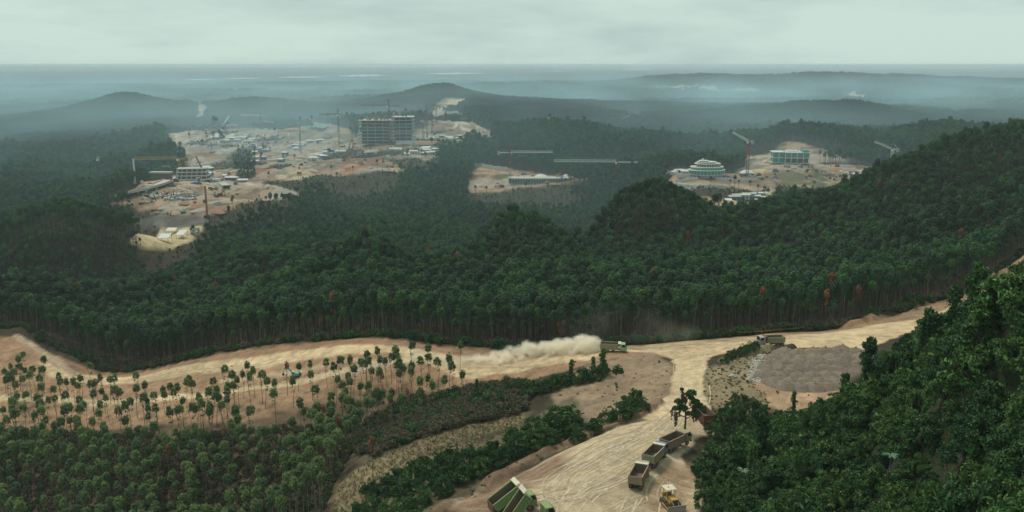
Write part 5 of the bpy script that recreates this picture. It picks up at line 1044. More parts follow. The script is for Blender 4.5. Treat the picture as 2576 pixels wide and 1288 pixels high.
for i in range(9):
    xx = -36 + i * 4.6; mb = MB(); bx(mb, xx - .3, xx + .3, .2, .8, 7 * fl + .45, 7 * fl + rb.uniform(2, 4.5)); part('roof_column', mb, M_CONC if i % 3 else M_CONCD, e)
mb = MB(); bx(mb, 12, 36, -9, -4.6, -.5, 4.4); part('podium', mb, M_WHITE, e)
# low hall with a soil-coloured roof right of the tower
x, y, z = pt(1078, 378, 1215); z = h1(x, 1215); e = thing('low_hall', 'low hall with mounded earth roof right of the tower block', 'building', (x, 1215, z)); mb = MB(); bx(mb, -17, 17, -6, 6, -1, 5); part('wall', mb, M_CONC, e); mb = MB(); bx(mb, -12, 2, -6.3, -6.02, .3, 4); part('opening', mb, M_CONCD, e)
mb = MB(); V = [(-19,-8,5),(19,-8,5),(19,8,5),(-19,8,5),(-11,-3,9.5),(12,-3,9.2),(12,4,9.2),(-11,4,9.5)]; mb.add(V, [(0,3,2,1),(4,5,6,7),(0,1,5,4),(1,2,6,5),(2,3,7,6),(3,0,4,7)]); part('roof', mb, M_ROOFR, e, None, .8); mb = MB(); bx(mb, -15, 17, -12, -11.4, -1, 2.6); part('forecourt_wall', mb, M_WHITE, e)
# ------------------------------------------------------------------ round stepped building
x, y, z = pt(1776, 457, 900); z = h1(x, 900); e = thing('round_building', 'white and green round stepped building on the right-hand hill', 'building', (x, 900, z - .5))
def drum(nm, m, r0, r1, z0, z1, par, k=40, sq=.72, off=(0, 0)):
    V = [((r0 if q == 0 else r1) * math.cos(j / k * 6.28319) + off[0], (r0 if q == 0 else r1) * sq * math.sin(j / k * 6.28319) + off[1], (z0, z1)[q]) for q in (0, 1) for j in range(k)]; mb = MB(); mb.add(V, [(j, (j+1)%k, k+(j+1)%k, k+j) for j in range(k)] + [tuple(range(2*k-1, k-1, -1))[::-1], tuple(range(k))[::-1]]); return part(nm, mb, m, par)
drum('base_wall', M_CONC, 16.5, 16.5, -1.5, 1.6, e); drum('floor_slab', M_WHITE, 19.2, 19.2, 1.6, 2.2, e); drum('green_band', M_NET, 18.4, 18.0, 2.2, 6.0, e); drum('floor_slab', M_WHITE, 19.0, 18.6, 6.0, 6.7, e); drum('green_band', M_NET, 16.6, 16.2, 6.7, 8.9, e); drum('floor_slab', M_CREAM, 17.0, 16.6, 8.9, 9.6, e, off=(.5, 1)); drum('window_band', M_CONCD, 11.5, 11.5, 9.6, 12.2, e, off=(2, 1)); drum('floor_slab', M_WHITE, 13.4, 13.0, 12.2, 12.9, e, off=(1, 1))
drum('roof_tier', M_ROOFR, 8.8, 8.8, 12.9, 13.8, e, off=(0, 1)); drum('floor_slab', M_WHITE, 10.2, 9.8, 13.8, 14.4, e, off=(0, 1)); drum('roof_tier', M_NET, 5, 5, 14.4, 15.2, e, off=(-3, 1)); drum('roof_cap', M_WHITE, 5.6, 5.0, 15.2, 15.7, e, off=(-3, 1)); drum('finial', M_WHITE, 1.6, .8, 15.7, 17.6, e, 16, .8, (-4, 1))
for j in range(14):
    a = -math.pi * (j + .5) / 14; mb = MB(); bx(mb, 2 + 11.9 * math.cos(a) - .3, 2 + 11.9 * math.cos(a) + .3, 1 + 8.6 * math.sin(a) - .3, 1 + 8.6 * math.sin(a) + .3, 9.6, 12.2); part('column', mb, M_WHITE, e)
for j in range(16):
    a = -math.pi * (j + .5) / 16; mb = MB(); bx(mb, 18.5 * math.cos(a) - .2, 18.5 * math.cos(a) + .2, 13.4 * math.sin(a) - .2, 13.4 * math.sin(a) + .2, 2.2, 6.0); part('mullion', mb, M_WHITE, e)
# ------------------------------------------------------------------ netted box building
x, y, z = pt(1985, 417, 1020); z = h1(x, 1020); e = thing('netted_building', 'box shaped building wrapped in green netting with white frame', 'building', (x, 1020, z - .4), R_(-6))
for (x0, x1, y0, y1, n) in ((-20, -6, -6, 12, 2), (-6.5, 20, -9, 14, 2)):
    for i in range(n + 1): mb = MB(); bx(mb, x0 - .5, x1 + .5, y0 - .5, y1 + .5, i * 6.0 + .4, i * 6.0 + 1.2); part('floor_slab', mb, M_WHITE, e)
    nx = max(2, int((x1 - x0) / 6.6))
    for i in range(n):
        z0, z1_ = i * 6 + 1.2, i * 6 + 6.4
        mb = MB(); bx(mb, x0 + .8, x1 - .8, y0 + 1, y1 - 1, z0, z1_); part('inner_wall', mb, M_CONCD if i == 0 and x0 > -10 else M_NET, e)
        for j in range(nx + 1): xx = x0 + (x1 - x0) * j / nx; mb = MB(); bx(mb, xx - .35, xx + .35, y0 - .3, y0 + .4, z0, z1_); part('column', mb, M_WHITE, e)
        for j in range(nx):
            if i == 0 and x0 > -10: continue
            xa, xb = x0 + (x1 - x0) * j / nx + .4, x0 + (x1 - x0) * (j + 1) / nx - .4; mb = MB(); bx(mb, xa, xb, y0 - .05, y0 + .1, z0 + .02, z1_ - .02); part('net_panel', mb, M_NET, e)
mb = MB(); bx(mb, -3, 10, 0, 10, 13.2, 14.4); part('roof_house', mb, M_WHITE, e); mb = MB(); bx(mb, 13, 19.5, -8, 8, 13.2, 15.4); part('stair_tower', mb, M_NET, e)
# ------------------------------------------------------------------ curved ramp, portal frame, culverts, wing building on the left-hand site
P = np.array([at(a, b, 780) for a, b in ((278,505),(320,495),(360,485),(400,472),(425,462),(438,452),(441,446))]); t_ = np.linspace(0, 1, len(P)); tt = np.linspace(0, 1, 40); CR = np.stack([np.interp(tt, t_, P[:,i]) for i in range(3)], 1)
for i in range(3): CR[2:-2,i] = np.convolve(CR[:,i], np.ones(5) / 5, 'valid')
dn_ = np.gradient(CR[:,:2], axis=0); dn_ /= np.linalg.norm(dn_, axis=1)[:,None]; nr = np.stack([-dn_[:,1], dn_[:,0]], 1); e = thing('curved_ramp', 'pale curved concrete ramp sweeping up to the blue portal frame', 'ramp', tuple(CR[0]))
def strip(nm, o0, o1, z0, z1, m):
    mb = MB(); V = []
    for p, q in zip(CR - CR[0], nr):
        for o_, z_ in ((o0, z0), (o1, z0), (o1, z1), (o0, z1)): V.append((p[0] + q[0] * o_, p[1] + q[1] * o_, p[2] + z_ + 3.2))
    n = len(CR); mb.add(V, [(4*i + j, 4*i + (j+1)%4, 4*i + 4 + (j+1)%4, 4*i + 4 + j) for i in range(n-1) for j in range(4)] + [(0,3,2,1), (4*n-4, 4*n-3, 4*n-2, 4*n-1)]); part(nm, mb, m, e)
strip('deck', -5.5, 5.5, -1.0, 0, paint('ramp_deck', (.50,.44,.34), .9, .3)); strip('parapet', -5.5, -5.1, .003, 1.2, M_CONC); strip('parapet', 5.1, 5.5, .003, 1.2, M_CONC)
for i in range(3, 38, 4): mb = MB(); p = CR[i] - CR[0]; bx(mb, p[0] - 1, p[0] + 1, p[1] - 1, p[1] + 1, p[2] - 4, p[2] + 2.19); part('pier', mb, M_CONC, e)
x, y, z = at(431, 449, 900); e = thing('portal_frame', 'blue steel portal frame at the head of the curved ramp', 'portal frame', (x, y, z)); M_PB = paint('pale_blue_steel', (.25,.36,.42), .6, .2)
for s in (-8, 8): mb = MB(); lattice(mb, (s,0,0), (s,0,13), 1.6, 1.6, 2.2, .4); bx(mb, s - .6, s + .6, -.6, .6, 0, 13); part('leg', mb, M_PB, e)
mb = MB(); bx(mb, -9.5, 9.5, -1, 1, 13, 15); part('beam', mb, M_PB, e)
def culvert(label, o0, o1, D0):
    a, b = np.array(at(*o0, D0)), np.array(at(*o1, D0)); e = thing('box_culvert', label, 'culvert', tuple(a)); d = b - a; L_ = np.linalg.norm(d[:2]); e.rotation_euler = (0, 0, math.atan2(d[1], d[0]) - math.pi / 2)
    for nm, ex in (('roof_slab', (-4, 4, 0, L_, 3.6, 4.2)), ('floor_slab', (-4, 4, 0, L_, -.4, .2)), ('side_wall', (-4, -3.4, .003, L_ - .003, .2, 3.6)), ('side_wall', (3.4, 4, .003, L_ - .003, .2, 3.6)), ('middle_wall', (-.25, .25, .5, L_ - .003, .2, 3.6))): mb = MB(); bx(mb, *ex); part(nm, mb, M_CONC if nm != 'middle_wall' else M_CONCD, e)
    mb = MB(); bx(mb, -3.4, 3.4, L_ * .5, L_ * .52, .2, 3.6); part('stop_wall', mb, M_CONCD, e)
culvert('short white box culvert beside the dark crawler crane', (502,477), (498,465), 900); culvert('long white box culvert on the orange platform', (570,479), (555,459), 900)
q = at(490, 440, 940); e = thing('trough_pier', 'white flared concrete pier head standing on the left-hand site', 'pier', q); mb = MB(); mb.add([(-4,-1,-1),(4,-1,-1),(4,1,-1),(-4,1,-1),(-9,-1,7),(9,-1,7),(9,1,7),(-9,1,7)], [(0,3,2,1),(4,5,6,7),(0,1,5,4),(1,2,6,5),(2,3,7,6),(3,0,4,7)]); part('flared_head', mb, M_WHITE, e); mb = MB(); bx(mb, -3.5, 3.5, 6, 9, -1, 12); part('shed_behind', mb, M_WHITE, e)
q = at(478, 472, 900); e = thing('site_frame_building', 'grey concrete frame wing half built beside the amber crane', 'building', (q[0], q[1] + 8, q[2]), R_(8))
for i in range(4):
    mb = MB(); bx(mb, -17, 17 - i * 1.5, i * 3, 22, i * 3.4, i * 3.4 + .8); part('floor_slab', mb, M_CONC, e)
    if i < 3:
        for j in range(7): mb = MB(); xx = -16 + j * 5; bx(mb, xx - .4, xx + .4, i * 3 + .6, i * 3 + 1.4, i * 3.4 + .8, i * 3.4 + 3.4); part('column', mb, M_CONC, e)
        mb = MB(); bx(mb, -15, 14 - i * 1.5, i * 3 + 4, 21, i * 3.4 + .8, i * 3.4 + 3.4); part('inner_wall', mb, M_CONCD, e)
q = at(405, 468, 900); e = thing('abutment_wall', 'dark blue grey abutment left of the portal frame', 'wall', q); mb = MB(); bx(mb, -10, 10, 0, 6, -1, 9); part('wall', mb, M_CONCD, e); mb = MB(); bx(mb, -11, 11, -.6, 7, 9, 10.5); part('coping', mb, M_CONC, e)
for i in range(44):   # rows of pale footings with starter columns
    ox = 365 + rb.uniform(0, 135); oy = 487 + rb.uniform(0, 24); q = at(ox, oy, 800); e = thing('footing', 'small pale concrete footing in the foundation field by the ramp', 'footing', q, R_(20), 1, 'footings in the foundation field'); w_ = rb.uniform(1.2, 3.2); mb = MB(); bx(mb, -w_, w_, -w_, w_, -.6, rb.uniform(.5, 1.6)); part('pad', mb, M_CONC if rb.random() < .7 else M_CONCD, e); mb = MB(); bx(mb, -.4, .4, -.4, .4, .5, rb.uniform(2, 5)); part('stub_column', mb, M_CONC if rb.random() < .6 else M_CONCD, e)
# ------------------------------------------------------------------ retaining walls and platforms of the middle and right-hand clearings
def wall_run(label, os_, h, D0, m=M_WHITE, th=.8, name='retaining_wall', cap=True):
    P = [np.array(at(a, b, D0)) for a, b in os_]; e = thing(name, label, 'wall', tuple(P[0])); o0 = P[0]
    for a, b in zip(P[:-1], P[1:]):
        a, b = a - o0, b - o0; d = b - a; n_ = np.array((-d[1], d[0], 0)); n_ = n_ / (np.linalg.norm(n_) + 1e-9) * th / 2; mb = MB(); zz = np.array((0,0,h)); lo = np.array((0,0,-1.5))
        mb.add([a - n_ + lo, b - n_ + lo, b + n_ + lo, a + n_ + lo, a - n_ + zz, b - n_ + zz, b + n_ + zz, a + n_ + zz], [(0,3,2,1),(4,5,6,7),(0,1,5,4),(1,2,6,5),(2,3,7,6),(3,0,4,7)]); part('wall_panel', mb, m, e)
        k = MB(); bx(k, a[0] - .7, a[0] + .7, a[1] - .7, a[1] + .7, a[2] - 1, a[2] + h + .8); part('pier', k, m, e)
    return e
wall_run('white retaining wall with square end towers above the middle clearing', ((1196,420),(1215,421),(1235,425),(1255,428),(1276,429)), 4.2, 960)
wall_run('long white zigzag wall below the round building', ((1668,462),(1700,468),(1730,473),(1760,477),(1785,481),(1812,486),(1836,487)), 3.0, 800)
wall_run('white terrace wall left of the round building', ((1664,441),(1690,441),(1715,445),(1736,445)), 3.4, 880)
wall_run('white garden wall running right from the round building', ((1800,452),(1825,455),(1850,458),(1880,457),(1905,455)), 3.0, 860)
wall_run('short white ramp wall in front of the round building', ((1700,460),(1730,458),(1755,453)), 2.6, 860)
wall_run('grey block wall across the upper left-hand forest road', ((30,466),(60,464),(100,462),(140,461),(160,459)), 2.5, 860, M_CONC)
q = at(1355, 460, 960); e = thing('column_platform', 'long concrete platform on short columns in the middle clearing', 'platform', q); mb = MB(); bx(mb, -34, 34, -3, 14, 4, 5.2); part('deck', mb, M_CONC, e); mb = MB(); bx(mb, -33, 33, 2, 13, -1, 4); part('inner_wall', mb, M_FORM, e)
for i in range(23): mb = MB(); xx = -33 + i * 3; bx(mb, xx - .4, xx + .4, -2.6, -1.8, -1, 4); part('column', mb, M_CONC, e)
def tent(label, ox, oy, D0, w_, h_, m=M_WHITE):
    q = at(ox, oy, D0); e = thing('tent', label, 'tent', (q[0], q[1], q[2])); mb = MB(); k = 12; V = [(w_ * math.cos(j / k * 6.283), w_ * .7 * math.sin(j / k * 6.283), h_ * .45) for j in range(k)] + [(w_ * .55 * math.cos(j / k * 6.283), w_ * .4 * math.sin(j / k * 6.283), h_ * .85) for j in range(k)] + [(0, 0, h_)]; mb.add(V, [(j, (j+1)%k, k+(j+1)%k, k+j) for j in range(k)] + [(k+j, k+(j+1)%k, 2*k) for j in range(k)]); part('canopy', mb, m, e, None, 0, True)
    for j in range(0, k, 2): mb = MB(); x_, y_ = w_ * .95 * math.cos(j / k * 6.283), w_ * .66 * math.sin(j / k * 6.283); tube(mb, [(x_, y_, -.3), (x_, y_, h_ * .46)], [.15, .15], 5); part('pole', mb, M_CONC, e)
tent('white domed tent beside the long concrete platform', 1361, 449, 960, 8, 5); tent('white domed tent right of the round building', 1962 - 84, 441, 880, 8, 6); tent('white tarpaulin shelter beside the blue tarpaulin', 1425, 446, 1000, 4, 3.5)
def tarp(label, ox, oy, D0, w_, d_, m):
    q = at(ox, oy, D0); e = thing('tarpaulin_stack', label, 'tarpaulin', q); mb = MB(); bx(mb, -w_, w_, -d_, d_, -.3, 2.2); part('covered_stack', mb, m, e, None, .5); mb = MB(); bx(mb, -w_ * .6, w_ * .5, -d_ * .6, d_ * .6, 2.2, 3.0); part('cover_ridge', mb, m, e, None, .4)
tarp('bright blue tarpaulin over a stack in the middle clearing', 1412, 451, 980, 6, 4, M_TARP); tarp('green netting sheet on the far slope of the main site', 1148, 296, 1560, 12, 16, M_NET); tarp('teal netting over the bank behind the slim crane', 785, 328, 1600, 24, 30, M_NET)
def sheet_roof(label, ox, oy, D0, w_, d_, rise, m):
    q = at(ox, oy, D0); e = thing('tarpaulin_roof', label, 'shelter', q); mb = MB(); mb.add([(-w_,-d_,3),(w_,-d_,3),(w_,d_,3+rise),(-w_,d_,3+rise),(-w_,-d_,2.8),(w_,-d_,2.8),(w_,d_,2.8+rise),(-w_,d_,2.8+rise)], [(0,1,2,3),(7,6,5,4),(0,4,5,1),(1,5,6,2),(2,6,7,3),(3,7,4,0)]); part('roof_sheet', mb, m, e)
    for x_ in (-w_ + .3, w_ - .3):
        for y_, z_ in ((-d_ + .3, 2.9), (d_ - .3, 2.8 + rise)): mb = MB(); tube(mb, [(x_, y_, -.5), (x_, y_, z_)], [.12, .12], 5); part('post', mb, M_BARKD, e)
sheet_roof('large white sheet roof in the yellow forest clearing', 415, 607, 640, 4, 4, 2, M_WHITE); sheet_roof('leaning white sheet roof at the right of the yellow clearing', 458, 598, 650, 3, 5, 2, M_WHITE); sheet_roof('cream sheet roof at the back of the yellow clearing', 432, 588, 650, 4, 3, 1.5, M_CREAM); sheet_roof('small cream shelter at the front of the right-hand yellow lot', 1832, 512, 720, 3, 3, 1, M_WHITE)
# ------------------------------------------------------------------ huts, containers, lorries, machines on the sites
def hut(label, ox, oy, D0, w_, d_, h_, mw, mr, group, name='site_hut'):
    q = at(ox, oy, D0); e = thing(name, label, 'site hut', (q[0], q[1], q[2] - .4), rb.uniform(-.5, .5), 1, group); mb = MB(); bx(mb, -w_, w_, -d_, d_, -.6, h_); part('wall', mb, mw, e); mb = MB(); V = [(-w_-.5,-d_-.5,h_+.003),(w_+.5,-d_-.5,h_+.003),(w_+.5,d_+.5,h_+.003),(-w_-.5,d_+.5,h_+.003),(-w_-.5,0,h_+1.1),(w_+.5,0,h_+1.1)]; mb.add(V, [(0,1,5,4),(2,3,4,5),(1,2,5),(3,0,4),(0,3,2,1)]); part('roof', mb, mr, e)
    mb = MB(); bx(mb, -w_ * .15, w_ * .15, -d_ - .06, -d_ - .003, 0, 2.1); part('door', mb, M_CONCD, e)
    for s in (-.55, .55): mb = MB(); bx(mb, w_ * s - w_ * .14, w_ * s + w_ * .14, -d_ - .05, -d_ - .003, 1.0, 2.0); part('window', mb, M_GLASS, e)
hm = [M_WHITE, M_CONC, M_BLUEP, M_WHITE, M_TARP, M_CONC]
for (grp, lab, n, x0, x1, y0, y1, D0, sc) in (('huts on the left-hand part of the main site', 'pale site hut on the grey left-hand part of the main site', 22, 540, 640, 342, 360, 1250, 1.5), ('huts in the middle of the main site', 'pale site hut in the dusty middle of the main site', 26, 640, 900, 350, 412, 1000, 1.3), ('huts in front of the tower block', 'white site hut in front of the tower block', 16, 985, 1110, 376, 392, 1080, 1.3), ('huts behind the tower block', 'pale hut on the ground behind the tower block', 10, 1080, 1180, 345, 358, 1250, 1.3), ('huts beyond the yellow lot', 'pale roofed hut among the trees behind the right-hand yellow lot', 12, 1845, 1960, 490, 515, 740, 1.2), ('containers by the right-hand crane', 'dark site container near the right-hand luffing crane', 12, 2140, 2235, 438, 447, 880, 1.2), ('huts by the round building', 'small white hut on the terrace near the round building', 10, 1690, 1760, 430, 442, 880, 1.1), ('cabins of the left-hand site', 'pale cabin on the orange left-hand platform', 9, 500, 620, 425, 460, 880, 1.2), ('villas beyond the main site', 'white villa on the wooded rise beyond the main site', 7, 1215, 1262, 258, 268, 1900, 2.6)):
    for i in range(n): k = rb.integers(0, 6); dk = 'dark' in lab; hut(lab, rb.uniform(x0, x1), rb.uniform(y0, y1), D0, rb.uniform(2, 5) * sc, rb.uniform(1.4, 2.4) * sc, rb.uniform(2.4, 3.2) * sc, M_MBLUE if dk else hm[k], M_MBLUE if dk and i % 2 else [M_WHITE, M_CONC, M_WHITE, M_CREAM][rb.integers(0, 4)], grp)
for ox, oy, D0, m, a, lab in ((462,537,700,M_TEAL,-70,'teal excavator on the dark slope of the left-hand cutting'),(545,500,820,M_DARK,40,'dark excavator on the orange platform of the left-hand site'),(555,493,820,M_DARK,-120,'second dark excavator on the orange platform'),(1262,472,900,M_DARK,100,'small dark excavator on the red soil of the middle clearing'),(1490,447,940,M_YEL,30,'yellow excavator at the tip of the middle clearing'),(1400,446,960,M_YEL,-60,'yellow excavator behind the blue tarpaulin'),(2105,420,900,M_MRED,80,'red excavator on the grey slope of the right-hand site'),(600,455,900,M_YEL,60,'yellow excavator beside the pale site road'),(505,425,950,M_MRED,-40,'red excavator in the dusty left-hand cut')):
    q = at(ox, oy, D0); excavator(lab, q, R_(a), 1.05, m)
for i, (ox, oy, D0) in enumerate(((497,582,640),(485,590,640),(1375,462,930),(2075,440,900),(2098,444,900),(1985,421,960),(2012,420,960),(1185,384,1050),(1200,388,1050),(530,385,1150),(545,345,1400),(1120,290,1700))):
    q = at(ox, oy, D0); dump_truck(('white lorry in the forest clearing by the sheet roofs', 'white lorry on the middle clearing', 'pale lorry parked on the right-hand site', 'white lorry right of the tower block', 'white lorry on the dusty main site road')[0 if i < 2 else 1 if i < 3 else 2 if i < 7 else 3 if i < 9 else 4], q, rb.uniform(0, 6.28), M_WHITE, M_WHITE if i % 2 else M_BLUEP, name='lorry')['group'] = 'lorries: ' + ('clearing', 'middle', 'east', 'tower', 'road')[0 if i < 2 else 1 if i < 3 else 2 if i < 7 else 3 if i < 9 else 4]
M_SP = [paint('spoil_%d' % i, c, .95, .4, (.2,.14,.1)) for i, c in enumerate(((.36,.25,.16), (.27,.14,.085), (.33,.30,.26)))]; SPH = []
for i in range(3): h_ = heap_mesh(30 + i); h_.materials.append(M_SP[i]); SPH.append(h_)
for (n, x0, x1, y0, y1, D0, lab, grp) in ((40, 430, 640, 335, 430, 1000, 'spoil heap on the left-hand half of the main site', 'spoil heaps, left-hand main site'), (46, 640, 1110, 335, 430, 950, 'spoil heap on the right-hand half of the main site', 'spoil heaps, right-hand main site'), (22, 340, 640, 470, 545, 760, 'spoil heap on the orange left-hand platform', 'spoil heaps, left-hand platform'), (14, 1200, 1470, 432, 470, 900, 'spoil heap on the middle clearing', 'spoil heaps, middle clearing'), (26, 1690, 2230, 380, 460, 840, 'spoil heap on the right-hand site', 'spoil heaps, right-hand site')):
    for i in range(n):
        q = at(rb.uniform(x0, x1), rb.uniform(y0, y1), D0)
        if grid_at(BARE, np.array([q[0]]), np.array([q[1]]))[0] < .6: continue
        s_ = rb.uniform(1.2, 3.4); o = obj('spoil_heap', SPH[rb.integers(0, 3)], None, (q[0], q[1], q[2] - .4)); o.scale = (s_ * rb.uniform(1.2, 3), s_ * 1.3, s_ * .9); o.rotation_euler[2] = rb.uniform(0, 6.28); tag(o, lab, 'spoil heap', grp)
M_BITS = [M_WHITE, M_CONC, M_FORM, M_MBLUE, M_CONCD, M_TARP, M_MRED, M_CREAM]
for (n, x0, x1, y0, y1, D0, lab, grp) in ((70, 540, 700, 342, 378, 1050, 'stack of building material on the grey left-hand main site', 'material stacks, left-hand main site'), (90, 700, 1110, 345, 425, 960, 'stack of building material on the main site near the tower block', 'material stacks by the tower block'), (50, 350, 600, 440, 520, 780, 'stack of building material on the left-hand platform', 'material stacks, left-hand platform'), (20, 1300, 1450, 440, 455, 920, 'stack of building material in the middle clearing', 'material stacks, middle clearing'), (40, 1690, 2230, 425, 455, 840, 'stack of building material on the right-hand site', 'material stacks, right-hand site')):
    for i in range(n):
        q = at(rb.uniform(x0, x1), rb.uniform(y0, y1), D0)
        if grid_at(BARE, np.array([q[0]]), np.array([q[1]]))[0] < .6: continue
        mb = MB(); w_, d_, h_ = rb.uniform(.8, 4), rb.uniform(.6, 2), rb.uniform(.4, 2.2); bx(mb, -w_, w_, -d_, d_, -.5, h_); bx(mb, -w_ * rb.uniform(.3, .9), w_ * rb.uniform(.2, .8), -d_ * .7, d_ * .6, h_, h_ + rb.uniform(.2, 1.2)); k_ = rb.integers(0, 8); cw = ('white', 'grey', 'timber brown', 'slate blue', 'dark', 'bright blue', 'red', 'cream')[k_]; o = part('material_stack', mb, M_BITS[k_], None, q); o.rotation_euler[2] = rb.uniform(0, 6.28); tag(o, cw + ' ' + lab, 'material stack', cw + ' ' + grp)
# ------------------------------------------------------------------ water on the plain
m, t, b = mat('sky_pale_water'); b.inputs['Base Color'].default_value = (.55,.60,.60,1); b.inputs['Roughness'].default_value = .05; b.inputs['Specular IOR Level'].default_value = .8; M_WATER = m  # the sky's reflection is put into the pale base colour
for x0, x1, oy, th in ((225,276,213,4),(460,545,200,2.6),(560,660,197,2.6),(700,820,194,3.2),(850,972,190,4.6),(1070,1218,185,3.8),(1340,1462,178,3),(1570,1645,175,2.6)):
    n = 16; V = []
    for i in range(n + 1):
        t_ = i / n; ox = x0 + (x1 - x0) * t_; hh = th * (math.sin(math.pi * min(max(t_, .04), .96)) ** .6) * (1 + .35 * math.sin(i * 1.7))
        for s in (-.5, .5): a, b_ = ray(ox, oy + s * hh - (t_ - .5) * 1.5); Dd = (3.0 - CZ) / b_; V.append((a * Dd, Dd, 3.0))
    Fs = [(2*i, 2*i+2, 2*i+3, 2*i+1) for i in range(n)]; me = bpy.data.meshes.new('river'); me.from_pydata(V, [], Fs); me.materials.append(M_WATER); me.update(); o = obj('river', me); o['kind'] = 'structure'
print('sites', round(time.time() - T0, 1))

# ------------------------------------------------------------------ hazy air and drifting site dust
def box_mesh(name, x0, x1, y0, y1, z0, z1):
    v = [(x, y, z) for z in (z0, z1) for y in (y0, y1) for x in (x0, x1)]
    me = bpy.data.meshes.new(name); me.from_pydata(v, [], [(0,2,3,1), (4,5,7,6), (0,1,5,4), (2,6,7,3), (0,4,6,2), (1,3,7,5)]); me.update(); return me
def volume_material(name, col, aniso=0.0):
    m = bpy.data.materials.new(name); m.use_nodes = True; t = m.node_tree; t.nodes.clear()
    ou = N(t, 'ShaderNodeOutputMaterial'); v = N(t, 'ShaderNodeVolumePrincipled'); v.inputs['Color'].default_value = (*col, 1); v.inputs['Anisotropy'].default_value = aniso
    t.links.new(v.outputs[0], ou.inputs['Volume']); return m, t, v
me = box_mesh('haze', -60000, 60000, -2000, 122000, -30, CZ + 6); o = obj('haze', me); tag(o, 'pale blue haze filling the air over the hills', kind='stuff')
m, t, v = volume_material('haze_air', (.80, .94, 1.0)); v.inputs['Density'].default_value = 6.5e-5; me.materials.append(m)
me = box_mesh('dust_haze', -9000, 9000, 380, 8200, -20, CZ - 6); o = obj('dust_haze', me); tag(o, 'drifting dusty mist over the far valleys and building sites', kind='stuff')
m, t, v = volume_material('dusty_air', (.62, .89, 1.0)); g = N(t, 'ShaderNodeNewGeometry'); pos = g.outputs['Position']; s = N(t, 'ShaderNodeSeparateXYZ'); t.links.new(pos, s.inputs[0])
def sstep(v_, a, b, c, d):
    n = N(t, 'ShaderNodeMapRange', interpolation_type='SMOOTHSTEP'); t.links.new(v_, n.inputs[0])
    for i, q in enumerate((a, b, c, d)): n.inputs[i + 1].default_value = q
    return n.outputs[0]
d = math_n(t, 'MULTIPLY', math_n(t, 'MULTIPLY', sstep(s.outputs[1], 400, 1350, 0, 1), sstep(s.outputs[1], 3500, 8000, 1, .0)), sstep(s.outputs[2], 20, 140, 1, .0))
mpn = N(t, 'ShaderNodeMapping'); mpn.inputs['Scale'].default_value = (1, .6, 3); t.links.new(pos, mpn.inputs['Vector'])
d = math_n(t, 'MULTIPLY', d, mrange(t, noise_node(t, mpn.outputs[0], .0030, 3, .55), .40, .64, .2, 1.6))
t.links.new(math_n(t, 'MULTIPLY', d, 5.8e-4), v.inputs['Density']); me.materials.append(m); m.cycles.volume_step_rate = 0.12

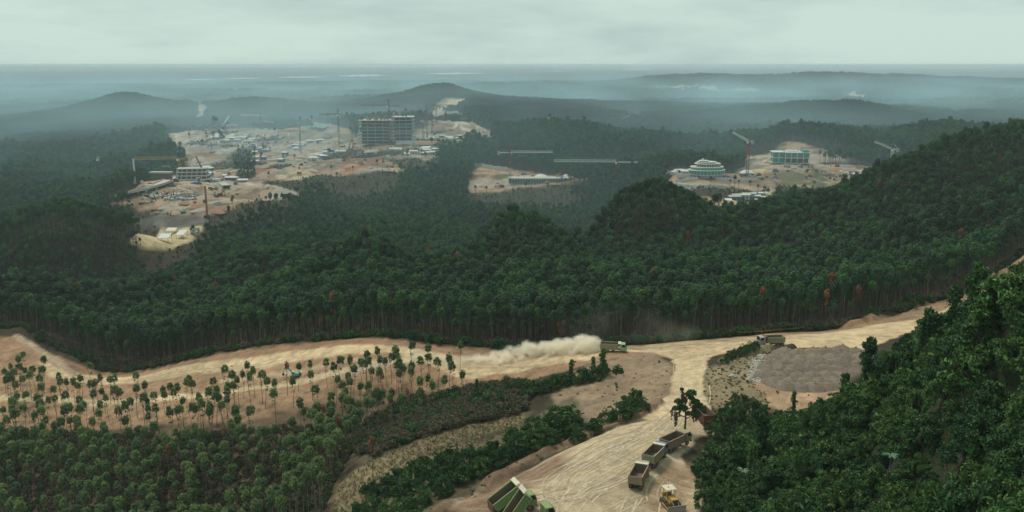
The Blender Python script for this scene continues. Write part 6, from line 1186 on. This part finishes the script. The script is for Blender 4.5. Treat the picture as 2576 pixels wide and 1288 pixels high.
# ------------------------------------------------------------------ dust thrown up by the truck
def dust_cloud(name, label, puffs, dens, nsc, col=(.985,.93,.82), thr=(.42,.62), band=1.3):
    """puffs: (x, y, z, radius); the cloud's skin is the union of lumpy balls, its inside a noisy volume"""
    bm = bmesh.new(); c0 = np.mean([p[:3] for p in puffs], 0)
    for i, (x, y, z, R) in enumerate(puffs):
        g = bmesh.ops.create_icosphere(bm, subdivisions=3, radius=1.0); r = np.random.default_rng(i + 5); off = r.uniform(0, 40, 3)
        co = np.array([v.co for v in g['verts']]); k = 1 + .30 * fbm(co[:,0] * 1.2 + off[0], co[:,1] * 1.2 + co[:,2] * 1.7 + off[1], 1.1, 3, 90)
        for v, d, kk in zip(g['verts'], co, k): v.co = Vector((d * kk * R * np.array((1.15, .9, .95)) + np.array((x, y, z)) - c0).tolist())
    me = bpy.data.meshes.new(name); bm.to_mesh(me); bm.free(); o = obj(name, me, None, c0); tag(o, label, kind='stuff')
    m, t, v = volume_material(name + '_dust', col, 0.0); g = N(t, 'ShaderNodeNewGeometry'); n = noise_node(t, g.outputs['Position'], nsc, 5, .62)
    t.links.new(math_n(t, 'MULTIPLY', mrange(t, n, thr[0], thr[1], 0, 1), dens), v.inputs['Density']); me.materials.append(m); m.cycles.volume_step_rate = .5
    # the lumpy skin becomes a soft-edged cloud that thins out towards its rim
    gt = bpy.data.node_groups.new(name + '_soften', 'GeometryNodeTree'); gt.interface.new_socket('Geometry', in_out='INPUT', socket_type='NodeSocketGeometry'); gt.interface.new_socket('Geometry', in_out='OUTPUT', socket_type='NodeSocketGeometry')
    gi = N(gt, 'NodeGroupInput'); go = N(gt, 'NodeGroupOutput'); mv = N(gt, 'GeometryNodeMeshToVolume'); sm = N(gt, 'GeometryNodeSetMaterial'); mv.resolution_mode = 'VOXEL_SIZE' if hasattr(mv, 'resolution_mode') else None
    mv.inputs['Density'].default_value = 1.0; mv.inputs['Voxel Size'].default_value = .28; mv.inputs['Interior Band Width'].default_value = band; sm.inputs['Material'].default_value = m
    gt.links.new(gi.outputs[0], mv.inputs['Mesh']); gt.links.new(mv.outputs[0], sm.inputs['Geometry']); gt.links.new(sm.outputs[0], go.inputs[0])
    rm = o.modifiers.new('merge', 'REMESH'); rm.mode = 'VOXEL'; rm.voxel_size = .35
    o.modifiers.new('soften', 'NODES').node_group = gt; return o
rd = np.random.default_rng(3); pf = []
prof = [(1200,905,3),(1225,905,6),(1250,903,10),(1275,900,14),(1300,898,18),(1320,896,24),(1345,895,20),(1365,893,26),(1390,890,24),(1412,890,24),(1435,888,26),(1455,886,30),(1475,885,34),(1492,884,26)]
for ox, oy, hp in prof:
    q = at(ox, oy, 215); H = hp / OS * q[1] / F * 1.35
    for j in range(5):
        R = rd.uniform(.7, 1.1) * (1.5 + H * .26); z = rd.uniform(.1, .9) ** .8 * H; pf.append((q[0] + rd.normal(0, 1.0), q[1] + rd.normal(0, 1.3), q[2] + z, R * (1.1 - .35 * z / (H + .1))))
    for j in range(2): pf.append((q[0] + rd.normal(0, 1.5), q[1] + rd.normal(-1.5, 1.5), q[2] + .4, 1.5))
dust_cloud('dust_plume', 'billowing cream dust plume trailing the speeding truck', pf, 1.9, .6, thr=(.37,.62), band=1.8)
pf = []
for ox, oy, hp in ((1040,905,9),(1055,902,9),(1075,905,8),(1095,912,10),(1120,915,8),(1150,915,8),(1180,915,8),(1210,918,8),(1240,916,7),(1000,920,8),(960,935,7),(900,950,7),(860,962,7),(1280,912,8)):
    q = at(ox, oy, 215); pf += [(q[0] + rd.normal(0, 1), q[1] + rd.normal(0, 2), q[2] + .8, 2.6) for j in range(3)]
dust_cloud('settling_dust', 'thin settling dust veil behind the plume on the road bend', pf, .20, .3, thr=(.34,.66), band=2.4)

pf = []
for ox, hp in ((1440,5),(1490,7),(1540,8),(1590,8),(1640,7),(1690,4),(1730,2)):
    q = at(ox, 872, 225); pf += [(q[0] + rd.normal(0, 2), q[1] + 4 + rd.normal(0, 2), q[2] + hp * t, 4.5) for t in (.2, .7, 1.2)]
dust_cloud('drifting_dust', 'faint brown dust drifting before the tree trunks ahead of the truck', pf, .024, .16, thr=(.38,.68), band=4.2)
